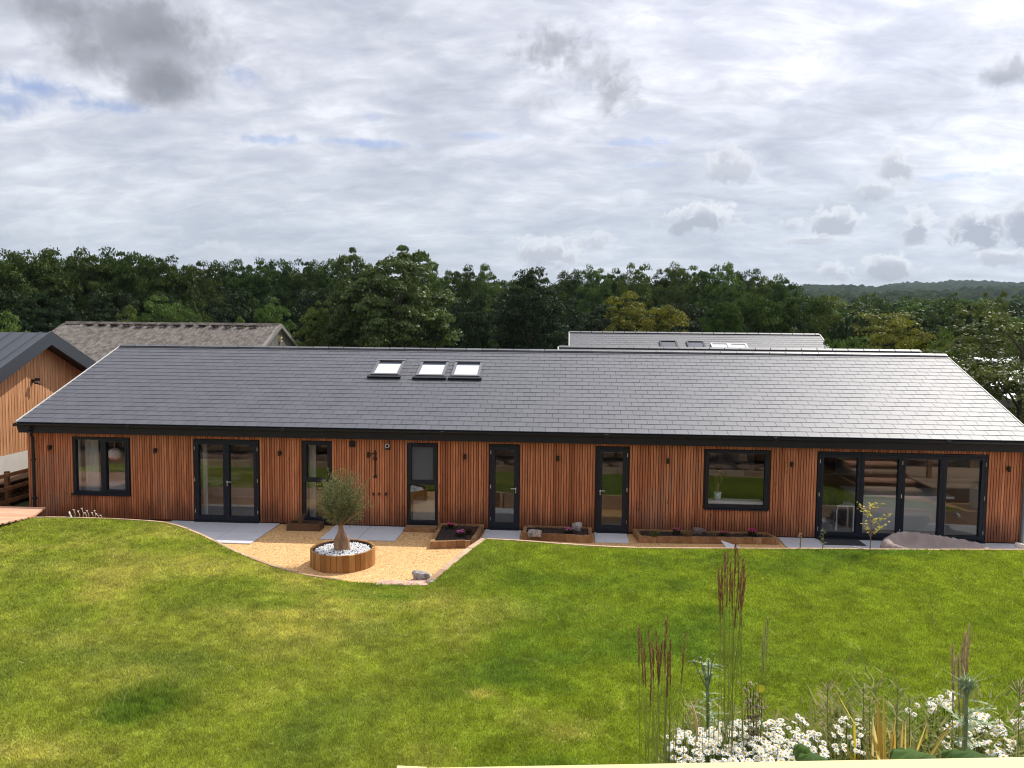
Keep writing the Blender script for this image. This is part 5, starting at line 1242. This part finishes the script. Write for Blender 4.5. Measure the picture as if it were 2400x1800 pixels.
front = [(-60, 612, 84, 150), (10, 602, 82, 150), (75, 597, 84, 140), (140, 596, 86, 140), (205, 597, 84, 140), (265, 598, 86, 140), (325, 603, 84, 130), (385, 612, 82, 120), (425, 632, 82, 90),
         (480, 622, 108, 110), (540, 617, 110, 100), (600, 618, 108, 100), (660, 617, 110, 100), (715, 621, 108, 90), (765, 616, 110, 90), (820, 612, 108, 90),
         (1030, 640, 108, 90), (1085, 633, 110, 90), (1140, 628, 108, 80), (1345, 640, 118, 90), (1400, 634, 115, 90), (1440, 640, 118, 80), (1500, 627, 115, 95), (1560, 640, 118, 80), (1608, 628, 115, 110), (1665, 634, 112, 80),
         (1700, 628, 110, 100), (1755, 640, 112, 90), (1800, 655, 108, 95), (1835, 662, 106, 80)]
side = ['leftmost', 'domed', 'broad', 'dense']
FL = ['at the left edge of the picture', 'second from the left edge of the wood', 'third from the left, over the grey metal roof', 'above the left end of the barn ridge', 'above the barn ridge, left of its small pale trees', 'rising over the two small pale trees behind the barn', 'just right of the two small pale trees behind the barn',
      'shortening the left dome of the wood', 'at the step down where the left dome ends', 'first of the lower row right of the left dome', 'second of the lower row right of the left dome', 'above the barn gable', 'right of the barn gable', 'left neighbour of the big loose-crowned tree', 'touching the big loose-crowned tree on its left', 'half behind the top left of the big loose-crowned tree',
      'touching the right side of the big loose-crowned tree', 'between the loose-crowned and the near-black round trees', 'rising behind the near-black round tree', 'over the left end of the far slate ridge', 'thin, beside the gap of sky over the far slate ridge', 'narrow, between two taller neighbours over the far slate ridge', 'above the left half of the yellow-green tree', 'narrow, above the middle of the yellow-green tree',
      'tallest above the right half of the yellow-green tree', 'slender, right of the yellow-green tree', 'highest crown right of the yellow-green tree', 'where the tall wood begins to step down on the right', 'at the right shoulder of the tall wood', 'last of the tall wood before the distant hills']
for i, ((px, yt, D, w), wh) in enumerate(zip(front, FL)):
    key = ('tall0', 'tall1')[i % 2] if i < 16 else ('tall2', 'tall1', 'tall3', 'tall0')[i % 4]
    tree(key, px, yt, D, w*1.25, 'tall dark green woodland tree '+wh, GW)
GB = 'second rank of the wood, dark behind the front trees'
for i in range(34):
    px = -90+i*59+RT.uniform(-12, 12); yt = float(np.interp(px, [-90, 380, 440, 900, 1300, 1700, 1880], [612, 618, 640, 640, 655, 650, 690]))+RT.uniform(2, 16); D = (104 if px < 420 else 130)+RT.uniform(-6, 6)
    tree(('tall1', 'tall0', 'round1')[i % 3], px, yt, D, 150, 'dark tree filling the gaps of the second rank of the wood', GB)
for i in range(26):
    px = -80+i*78+RT.uniform(-15, 15); yt = float(np.interp(px, [-90, 700, 1900], [690, 690, 715]))+RT.uniform(-8, 14)
    tree('round2', px, yt, 78 if px < 420 else 100, 130, 'dark undergrowth tree at the foot of the wood', 'undergrowth at the foot of the wood')
# singled-out nearer trees
tree('ash', 930, 590, 62, 300, 'big loose-crowned tree with many small glinting leaves, rising highest in the middle of the wood', None)
tree('ash', 850, 600, 64, 170, 'narrower loose-crowned tree forming the left peak beside the big one', None)
tree('round2', 1245, 640, 80, 200, 'near-black round-headed tree left of the far slate ridge', None)
tree('round2', 1110, 690, 74, 110, 'low dark tree between the loose-crowned and near-black trees', None)
tree('round0', 745, 712, 66, 120, 'mid-green bushy tree right of the barn gable', None)
tree('round0', 640, 705, 72, 90, 'small green tree poking above the barn ridge near its gable', None)
tree('bush0', 300, 722, 70, 95, 'small pale green tree behind the barn ridge, left of a taller pale one', None)
tree('round0', 392, 702, 70, 130, 'taller pale green tree behind the middle of the barn ridge', None)
tree('bush0', 463, 742, 68, 60, 'tiny green bush top showing above the barn ridge', None)
tree('bush0', 560, 748, 68, 70, 'low green bush showing above the right half of the barn ridge', None)
tree('bush0', 10, 738, 44, 130, 'pale green tree behind the grey metal roof at the left edge', None)
tree('yellow', 1520, 700, 62, 215, 'yellow-green spreading tree above the far slate ridge', None)
tree('round1', 1760, 692, 70, 150, 'dark broad tree behind the right end of the far slate roof', None)
tree('round1', 1860, 700, 72, 160, 'dark olive broad tree right of the far slate roof', None)
tree('round1', 1700, 712, 66, 110, 'smaller dark tree between the yellow-green and the broad olive trees', None)
tree('tall2', 1935, 700, 84, 110, 'mid-green upright tree right of the broad olive tree', None)
tree('far2', 1980, 752, 70, 70, 'dark low tree above the right end of the middle slate ridge', None)
tree('bush0', 2010, 795, 40, 130, 'grey-green bush just above the ridge right of the far slate roof', None)
tree('bush0', 1950, 800, 38, 90, 'small dull green bush beside the corner of the far slate roof', None)
tree('yellow', 2130, 762, 42, 190, 'olive-yellow scrub behind the right end of the long house ridge', None)
tree('bush0', 2220, 780, 36, 130, 'dull green bush between the scrub and the russet tree', None)
tree('cone', 2272, 720, 90, 40, 'dark pointed conifer in the valley above the russet tree', None)
tree('cone', 2300, 728, 92, 30, 'smaller dark conifer beside the pointed one', None)
# the russet tree close on the right
tree('russet', 2400, 736, 33, 390, 'near tree with russet and green leaves at the right edge behind the roof verge', None)
tree('russet', 2335, 690, 60, 90, 'yellowing tree top rising behind the russet tree', None)
# valley woods
GV = 'woodland trees in the valley on the right'
rows = [(120, 722, 760, 9), (150, 706, 745, 9), (185, 700, 730, 11), (230, 698, 722, 12), (290, 700, 718, 13), (360, 702, 715, 14)]
for r_, (D, y0, y1, n) in enumerate(rows):
    for i in range(n):
        px = 1880+(i+RT.uniform(-.3, .3))*(620/n); yt = RT.uniform(y0, y1); w = RT.uniform(9, 14)/D*FPX
        tree(RT.choice(['far0', 'far1', 'far2', 'far1', 'far0', 'far3']), px, yt, D, w, 'rounded tree top among the mixed woodland of the valley on the right', GV)
for i in range(16):       # trees standing left and right outside the frame edge of the wood
    pass

# ------------------------------------------------------------------ foreground
def foreground():
    # fence rail
    a = Vector(hit(1003, 1799.5, 2, 4.21)); b = Vector(hit(2420, 1774, 2, 4.21)); d = (b-a).normalized(); n = Vector((d.y, -d.x, 0))
    if n.y > 0: n = -n
    t = empty('deck_railing', a, 'new pale pine railing across the bottom right of the picture', 'railing')
    e = b+d*1.2; mb = MB(); A = [a-Vector((0, 0, .04)), e-Vector((0, 0, .04)), e+n*.12-Vector((0, 0, .04)), a+n*.12-Vector((0, 0, .04))]; mb.hexa(A, [p+Vector((0, 0, .04)) for p in A]); mb.build('top_rail', PINE, t)
    for f in (.0, 1.2): 
        p = a+d*(.3+f)+n*.05; mb = MB(); mb.box(p.x-.04, p.x+.04, p.y-.04, p.y+.04, 3.08, 4.165); mb.build('post', PINE, t)
    p = Vector(hit(932, 1794, 2, 4.20)); q = Vector(hit(1001, 1795, 2, 4.20)); mb = MB(); w = (q-p).length
    mb.box(p.x, p.x+w, p.y-.09, p.y, 3.08, 4.20); tag(mb.build('fence_post', PINE), 'square sawn top of a pine post poking up at the bottom centre', 'post')
    zb = 3.06
    def base_of(px, D): p = at_dist(px, 1700, D); return Vector((p[0], p[1], zb))
    def at_(px, py, D): return Vector(at_dist(px, py, D))
    STEM = leafmat('moor_stem', (.22, .27, .05), (.40, .42, .12), .3, .6, .3, 0.)
    PLUM = leafmat('moor_plume', (.19, .075, .045), (.42, .22, .14), .25, .7, .2, 0.)
    PLUP = leafmat('pale_plume', (.36, .24, .19), (.60, .45, .38), .3, .7, .2, 0.)
    def moor(tips, bx, D, label, plum, spread=.07, plen=.26, extra=10, seed=1, pw=.0022, dense=46):
        rs = random.Random(seed); o = base_of(bx, D); t = empty('moor_grass', o, label, 'ornamental grass'); st = MB(); pl = MB()
        for (px, py) in tips:
            tip = at_(px, py, D+rs.uniform(-.05, .05)); b = o+Vector((rs.uniform(-spread, spread), rs.uniform(-spread, spread), 0)); mid = b.lerp(tip, .55)+Vector((0, 0, .0))
            st.tube([b, mid, tip], [.0014, .0012, .0008], 4)
            ax = (tip-mid).normalized(); L = plen*rs.uniform(.75, 1.1)
            for k in range(dense):
                f = rs.random(); c = tip-ax*L*f; th = math.sin(min(1, .25+f)*math.pi*.9)*.006+.001; a = rs.uniform(0, 6.283); s = Vector((math.cos(a), math.sin(a), 0)); e = c+ax*rs.uniform(.012, .03)+s*th; w = s.cross(ax)*pw
                pl.add([c-w, c+w, e], [(0, 1, 2)], rs.random())
        for k in range(extra):
            a = rs.uniform(0, 6.283); b = o+Vector((math.cos(a)*spread, math.sin(a)*spread, 0)); st.tube([b, b+Vector((rs.uniform(-.03, .03), 0, rs.uniform(.45, .85)))], [.0012, .0007], 4)
        st.build('stems', STEM, t); pl.build('plumes', plum, t)
    rs = random.Random(5)
    moor([(1692, 1332), (1700, 1300), (1706, 1295), (1724, 1277), (1729, 1290), (1742, 1306), (1745, 1325), (1684, 1338), (1716, 1345), (1736, 1350), (1747, 1352), (1690, 1365), (1730, 1372), (1712, 1320)], 1718, 2.45, 'tallest clump of brown-plumed moor grass, reaching up to the patio edge', PLUM, .07, .165, 22, 3, .0022, 48)
    moor([(1497, 1482), (1503, 1500), (1520, 1482), (1538, 1486), (1560, 1466), (1562, 1462), (1572, 1505), (1606, 1494), (1510, 1525), (1545, 1510), (1531, 1520), (1568, 1525), (1552, 1500), (1527, 1560), (1566, 1540)], 1548, 2.30, 'lower clump of brown-plumed moor grass left of the thistle', PLUM, .05, .135, 22, 4, .0022, 42)
    moor([(2272, 1470), (2262, 1490), (2268, 1500), (2232, 1520), (2256, 1515), (2246, 1545), (2238, 1550), (2260, 1540)], 2258, 2.6, 'small mauve-plumed grass behind the big thistle', PLUP, .03, .17, 4, 5, .0018, 70)
    moor([(1800, 1452), (1794, 1470), (1788, 1490)], 1782, 2.7, 'single wispy grey grass plume right of the tallest moor grass', leafmat('grey_plume', (.26, .24, .16), (.42, .40, .28), .5, .7, .2, 0.), .01, .16, 0, 6, .0015, 60)
    # daisies
    PET = leafmat('white_petal', (.78, .78, .76), (.88, .88, .86), .25, .6, .3, 0.); YEL = mat('daisy_eye', (.72, .46, .03), .7); GRN = leafmat('feathery_leaf', (.07, .11, .02), (.17, .22, .05), .35, .6, .3, 0.)
    def daisies(pts, D0, slope, label, seed, r0=.0105):
        rs = random.Random(seed); o = base_of(pts[0][0], D0); t = empty('daisy_clump', o, label, 'daisy clump'); pe = MB(); ey = MB(); st = MB()
        for (px, py) in pts:
            D = D0-(py-1650)/150.*slope+rs.uniform(-.05, .05); c = at_(px, py, D); R = r0*rs.uniform(.8, 1.2)
            nz = Vector((rs.uniform(-.45, .45), rs.uniform(-.75, .15), 1)).normalized(); a = nz.cross(Vector((1, 0, 0))).normalized(); b = nz.cross(a)
            m = 11
            for k in range(m):
                f = 2*math.pi*k/m+rs.uniform(-.08, .08); u = a*math.cos(f)+b*math.sin(f); v = a*-math.sin(f)+b*math.cos(f); dr = -nz*R*.25*rs.random()
                pe.add([c+u*R*.25, c+u*R*.6+v*R*.19, c+u*R+v*R*.1+dr, c+u*R-v*R*.1+dr, c+u*R*.6-v*R*.19], [(0, 1, 2, 3, 4)], rs.random())
            ring = [c+(a*math.cos(j*1.0472)+b*math.sin(j*1.0472))*R*.34+nz*.001 for j in range(6)]+[c+nz*R*.32]
            ey.add(ring, [(j, (j+1) % 6, 6) for j in range(6)])
            g = Vector((c.x+rs.uniform(-.05, .05), c.y-.02+rs.uniform(-.05, .05), zb)); st.tube([g, c.lerp(g, .45)+Vector((rs.uniform(-.02, .02), 0, 0)), c-nz*.002], [.0016, .0013, .001], 3)
            for k in range(16):
                q = g.lerp(c, rs.uniform(.25, .93)); aa = rs.uniform(0, 6.28); dd = Vector((math.cos(aa), math.sin(aa), rs.uniform(-.1, .8)))*rs.uniform(.02, .05); s = Vector((-math.sin(aa), math.cos(aa), 0))*.0022
                st.add([q-s, q+s, q+dd], [(0, 1, 2)], rs.random())
        st.build('foliage', GRN, t); pe.build('petals', PET, t); ey.build('flower_eyes', YEL, t)
    rs = random.Random(12); P = []
    while len(P) < 320:
        x = rs.gauss(1740, 105); top = np.interp(x, [1560, 1640, 1700, 1780, 1850, 1920, 1960], [1722, 1706, 1692, 1688, 1694, 1720, 1750]); y = rs.uniform(top, min(1790, top+95+20*rs.random()))
        if 1568 < x < 1945 and all(abs(x-a)+abs(y-b)*1.3 > 6 for a, b in P[-60:]): P.append((x, y))
    P += [(1565, 1726), (1592, 1711), (1807, 1690), (1870, 1678), (1880, 1686), (1862, 1692), (1890, 1695), (1830, 1688), (1592, 1760), (1928, 1752), (1936, 1762), (1931, 1772), (1905, 1770)]
    daisies(P, 2.75, .45, 'dense mound of small white daisies with yellow eyes just above the railing', 3)
    P = []
    while len(P) < 75:
        x = rs.gauss(2300, 52); top = np.interp(x, [2200, 2290, 2340, 2400], [1700, 1665, 1690, 1690]); y = top+rs.random()**1.5*85
        if 2205 < x < 2420: P.append((x, y))
    P += [(2183, 1638), (2205, 1632), (2233, 1634), (2180, 1650), (2190, 1655), (2213, 1650), (2222, 1655), (2150, 1653), (2130, 1665), (2143, 1674), (2224, 1624), (2234, 1635), (2398, 1650), (2402, 1672)]
    P += [(rs.uniform(2170, 2250), rs.uniform(1640, 1665)) for _ in range(12)]
    daisies(P, 3.1, .5, 'looser scatter of white daisies around the big thistle at the right', 5, .013)
    P = [(rs.uniform(1950, 2030), rs.uniform(1680, 1765)) for _ in range(46)]
    daisies(P, 2.8, .4, 'thin patch of tiny white daisies beside the yellow blades', 6, .008)
    # thistles
    TH = leafmat('thistle_leaf', (.12, .18, .07), (.38, .46, .26), .25, .5, .4, 0.)
    def spiky(px, ybot, ytop, D, label, seed, leafL, nl, head, stemr=.006, spread=1.):
        rs = random.Random(seed); o = base_of(px, D); tip = at_(px, ytop, D); t = empty('thistle', o, label, 'thistle'); st = MB(); lf = MB(); st.tube([o, o.lerp(tip, .5)+Vector((.008, 0, 0)), tip], [stemr, stemr*.8, stemr*.45], 7)
        H = tip.z-o.z
        for k in range(nl):
            f = rs.uniform(.35, .99); c = o.lerp(tip, f); a = rs.uniform(0, 6.283); L = leafL*rs.uniform(.55, 1.1)*(1.15-.5*f)*spread; u = Vector((math.cos(a), math.sin(a), rs.uniform(.15, .9))).normalized(); s = u.cross(Vector((0, 0, 1))).normalized()
            prev = c; m = 5
            for j in range(m):
                f0, f1 = j/m, (j+1)/m; A = c+u*L*f0+Vector((0, 0, -L*.35*f0*f0)); B = c+u*L*f1+Vector((0, 0, -L*.35*f1*f1)); w = L*.07*(1-f0*.75)
                lf.add([A-s*w*.5, A+s*w*.5, B+s*w*.35, B-s*w*.35], [(0, 1, 2, 3)], rs.random())
                for sg in (-1, 1): lf.add([A, B, A.lerp(B, .9)+s*sg*w*2.6+u*L*.05], [(0, 1, 2)], rs.random())
        st.build('stem', TH, t); lf.build('leaves', TH, t)
        hd = MB()
        for (hx, hy, R) in head:
            c = at_(hx, hy, D); hd.lathe([(0, -R*.9), (R*.5, -R*.6), (R*.68, 0), (R*.5, R*.5), (0, R*.7)], c, 10)
            if (c-tip).length > .01: hd.tube([o.lerp(tip, .86 if hy < (ytop+40) else .7), c], [.0022, .0014], 4)
            for k in range(int(260 if R > .012 else 16)):
                u = Vector((rs.gauss(0, 1), rs.gauss(0, 1), rs.gauss(0, 1))).normalized(); s = u.cross(Vector((.3, .2, 1))).normalized()*R*.06; hd.add([c+u*R*.5-s, c+u*R*.5+s, c+u*R*rs.uniform(.9, 1.5)], [(0, 1, 2)])
            if R > .018:
                for k in range(9):
                    a = k*.7+rs.uniform(-.2, .2); u = Vector((math.cos(a), math.sin(a), rs.uniform(-.1, .35))); s = u.cross(Vector((0, 0, 1))).normalized()*.003; e = c+u*rs.uniform(.06, .11); hd.add([c-s*.4, c+s*.4, e+Vector((0, 0, .01))], [(0, 1, 2)])
        hd.build('flower_heads', TH, t)
    spiky(1660, 1700, 1545, 2.7, 'blue-green thistle with small budded heads left of the tallest moor grass', 3, .12, 46, [(1642, 1543, .009), (1626, 1550, .008), (1650, 1560, .008), (1672, 1535, .006), (1638, 1575, .009), (1668, 1580, .007), (1655, 1590, .008), (1648, 1570, .007)])
    spiky(2266, 1740, 1612, 2.35, 'big pale green thistle with one large spiny head at the right', 4, .14, 42, [(2266, 1604, .026)], .010)
    # ragwort
    def ragwort():
        rs = random.Random(9); D = 2.5; o = base_of(1768, D); t = empty('ragwort', o, 'wiry seeding weed with one small yellow flower beside the tallest moor grass', 'weed'); st = MB(); sd = MB()
        for (px, py) in ((1750, 1598), (1758, 1606), (1766, 1612), (1772, 1600), (1780, 1618), (1764, 1632), (1775, 1640), (1785, 1650)):
            e = at_(px, py, D); st.tube([o, o.lerp(e, .6)+Vector((.01, 0, 0)), e], [.003, .002, .001], 4)
            for k in range(26):
                c = e.lerp(o, rs.random()*.35)+Vector((rs.gauss(0, .012), rs.gauss(0, .012), 0)); R = rs.uniform(.003, .007); sd.lathe([(0, -R), (R, 0), (0, R)], c, 5)
        st.build('stems', GRN, t); sd.build('seed_heads', leafmat('seedy', (.16, .12, .05), (.50, .44, .28), .2, .7, .2, 0.), t)
        c = at_(1783, 1613, D); fl = MB(); n = 10
        for k in range(n):
            a = 6.283*k/n; u = Vector((math.cos(a), -.2, math.sin(a))); v = Vector((-math.sin(a), 0, math.cos(a))); fl.add([c, c+u*.010+v*.003, c+u*.014, c+u*.010-v*.003], [(0, 1, 2, 3)])
        fl.build('flower', mat('yellow_petal', (.80, .72, .04), .6), t)
    ragwort()
    # yellow sword leaves
    def blades():
        D = 2.55; o = base_of(2085, D); t = empty('sword_leaf_plant', o, 'clump of yellow and bronze sword-shaped leaves right of the daisies', 'plant'); mb = MB()
        for (bx, by, tx, ty, w) in ((2065, 1790, 2057, 1624, 6), (2074, 1780, 2070, 1608, 4), (2060, 1770, 2043, 1675, 5), (2045, 1760, 2047, 1672, 4), (2098, 1760, 2097, 1690, 4), (2112, 1755, 2117, 1683, 5), (2122, 1760, 2122, 1690, 4), (2132, 1760, 2137, 1712, 5), (2140, 1765, 2167, 1726, 4), (2150, 1745, 2174, 1690, 4), (2176, 1765, 2238, 1683, 4), (2010, 1790, 1975, 1740, 6), (2030, 1795, 2000, 1745, 5), (2040, 1790, 2025, 1735, 5), (2105, 1780, 2078, 1700, 6), (2085, 1780, 2100, 1675, 5)):
            b = at_(bx, by+12, D-.1); e = at_(tx, ty, D+.05); m = b.lerp(e, .5); s = (e-b).cross(Vector((0, 1, 0))).normalized()*w*D/FPX*.9; g = Vector((b.x, b.y, zb)) 
            mb.add([g-s*.6, g+s*.6, b+s, b-s, m+s*.95, m-s*.95, e, b+Vector((0, .006, 0)), m+Vector((0, .005, 0))], [(0, 1, 7), (1, 2, 7), (0, 7, 3), (3, 7, 8, 5), (7, 2, 4, 8), (5, 8, 6), (8, 4, 6)])
        mb.build('leaves', leafmat('sword_leaf', (.42, .26, .03), (.70, .55, .10), .35, .5, .4, 0.), t)
        a = at_(1956, 1614, 2.7); b = at_(2002, 1695, 2.5); s = (b-a).cross(Vector((0, 1, 0))).normalized()*.006; mb = MB(); m = a.lerp(b, .55); g = Vector((b.x+.05, b.y, zb)); mb.add([a, m+s, b+s, b-s, m-s, g+s*.5, g-s*.5, m+Vector((0, .005, 0)), b+Vector((0, .005, 0))], [(0, 1, 7), (0, 7, 4), (1, 2, 8, 7), (7, 8, 3, 4), (2, 5, 8), (8, 5, 6), (8, 6, 3)])
        tag(mb.build('sword_leaf', leafmat('lone_sword', (.62, .50, .03), (.75, .60, .06), .35, .5, .4, 0.)), 'lone bright yellow sword-shaped leaf leaning left of the yellow clump', 'leaf')
    blades()
    # big round leaves
    BIG = leafmat('big_leaf', (.065, .125, .028), (.11, .19, .04), .3, .7, .2, 0.)
    def broad(pts, label):
        o = base_of(pts[0][0], 2.0); t = empty('broad_leaved_plant', o, label, 'plant')
        for k, (px, py, w, h, D) in enumerate(pts):
            rs = random.Random(int(px)); c = at_(px, py, D); R = w*D/FPX; mb = MB(); n = 22; vs = [c+Vector((0, 0, .012))]
            for ring in (.5, 1.):
                for j in range(n):
                    a = 6.283*j/n; q = ring*R*(1+.07*math.sin(a*5+k)+.05*math.sin(a*9)*ring); vs.append(c+Vector((math.cos(a)*q, math.sin(a)*q*.9, -.02*ring*ring+.012*math.sin(a*6)*ring+math.sin(a)*q*(h-.5)+rs.uniform(-.002, .002))))
            fs = [(0, 1+j, 1+(j+1) % n) for j in range(n)]+[(1+j, 1+n+j, 1+n+(j+1) % n, 1+(j+1) % n) for j in range(n)]
            mb.add(vs, fs, rs.random()); mb.tube([Vector((c.x, c.y-.05, zb)), c], .004, 5); mb.build('leaf', BIG, t, True)
    broad([(2145, 1770, 46, .6, 2.15), (2115, 1762, 24, .8, 2.25), (2175, 1780, 30, .5, 2.1)], 'broad dark green leaves low between the yellow blades and the thistle')
    broad([(2285, 1772, 44, .6, 2.15), (2240, 1765, 26, .7, 2.2), (2320, 1785, 32, .5, 2.1)], 'broad dark green leaves at the foot of the big thistle')
    broad([(1905, 1775, 34, .6, 2.15), (1950, 1790, 34, .5, 2.1), (1880, 1752, 20, .8, 2.3)], 'broad green leaves at the right foot of the daisy mound')
    # undergrowth
    N = 60000; rn = np.random.RandomState(8); x = rn.uniform(.35, 2.6, N); D = rn.uniform(1.7, 3.1, N)
    az = np.radians(rn.uniform(7.5, 34, N)); X = D*np.sin(az); Y = CAM[1]+D*np.cos(az); keep = (Y > -17.9)
    px = 1200+FPX*((X-CAM[0])*R_[0]+(Y-CAM[1])*R_[1])/((X-CAM[0])*F_[0]+(Y-CAM[1])*F_[1])
    top = np.interp(px, [1400, 1560, 1640, 1900, 2000, 2200, 2420], [.10, .30, .50, .50, .62, .62, .66])*(.78+.5*fbm(X/.12, Y/.12, 3, 9))
    h = top*rn.uniform(.55, 1., N)*np.clip((D-1.2)/1.4, .25, 1.05)
    p = np.stack([X, Y, np.full(N, zb)+h*rn.rand(N)**.6], 1); a = rn.uniform(0, 6.283, N); L = rn.uniform(.02, .07, N); up = rn.uniform(.2, 1.3, N)
    d = np.stack([np.cos(a)*L, np.sin(a)*L, up*L], 1); s = np.stack([-np.sin(a), np.cos(a), np.zeros(N)], 1)*rn.uniform(.0016, .0065, N)[:, None]
    V = np.stack([p-s, p+s, p+d], 1)[keep]; n = len(V)
    me = np_mesh('undergrowth', V.reshape(-1, 3), np.arange(n*3), 3, leafmat('undergrowth_leaf', (.10, .14, .025), (.42, .38, .13), .35, .6, .25, 0.), rnd=rn.beta(1.5, 1.8, n))
    tag(link('undergrowth', me), 'tangled green and straw undergrowth filling the bank behind the railing', 'undergrowth', kind='stuff')
    rs = random.Random(31)
    for k, (px, yb, yt) in enumerate(((1945, 1760, 1610), (2020, 1750, 1612), (2036, 1740, 1640), (2135, 1740, 1640), (2385, 1760, 1610), (2100, 1700, 1612))):
        D = 2.7; o = base_of(px, D); e = at_(px+rs.uniform(-6, 6), yt, D); t = empty('wispy_weed', o, ['wispy seeding grass left of the lone yellow leaf', 'wispy brown weed between the lone yellow leaf and the yellow clump', 'short wispy weed just left of the yellow clump', 'dark twiggy weed right of the yellow clump', 'pale branching weed at the right edge beyond the thistle', 'thin seeding grass right of the yellow clump tips'][k], 'weed', None)
        st = MB(); st.tube([o, o.lerp(e, .6)+Vector((.01, 0, 0)), e], [.002, .0015, .0008], 4); sd = MB()
        for j in range(80):
            c = e.lerp(o, rs.random()**1.3*.5); a = rs.uniform(0, 6.283); u = Vector((math.cos(a), math.sin(a), .6))*rs.uniform(.01, .035); s = Vector((-math.sin(a), math.cos(a), 0))*.002; sd.add([c, c+u-s, c+u+s, c+u*1.2], [(0, 1, 3, 2)], rs.random())
        st.build('stem', GRN, t); sd.build('seed_heads', leafmat('wisp_%d' % (k % 2), ((.22, .15, .09), (.14, .16, .05))[k % 2], ((.45, .33, .24), (.36, .36, .16))[k % 2], .3, .7, .2, 0.), t)
    o = base_of(1634, 2.5); pts = [at_(1634, 1705, 2.5), at_(1632, 1690, 2.5), at_(1626, 1665, 2.5), at_(1617, 1640, 2.5)]; mb = MB(); mb.tube([o]+pts, [.0018, .004, .005, .004, .001], 5); tag(mb.build('seed_head_stalk', mat('straw_stalk', (.62, .44, .20), .8)), 'single straw-coloured curved grass head left of the daisy mound', 'grass head')
foreground()

# ------------------------------------------------------------------ haze
def haze():
    mb = MB(); mb.box(-3000, 3000, -400, 3200, -40, 420); m = bpy.data.materials.new('thin_haze'); m.use_nodes = True; t = NT(m.node_tree); t.n.clear()
    v = t.node('ShaderNodeVolumePrincipled'); v.inputs['Color'].default_value = (.62, .80, 1., 1); v.inputs['Density'].default_value = .00007; v.inputs['Anisotropy'].default_value = .3
    o = t.node('ShaderNodeOutputMaterial'); t.l.new(v.outputs[0], o.inputs['Volume']); h = mb.build('haze', m)
    tag(h, kind='stuff', label='thin blue haze over the valley and the distant hills')
haze()
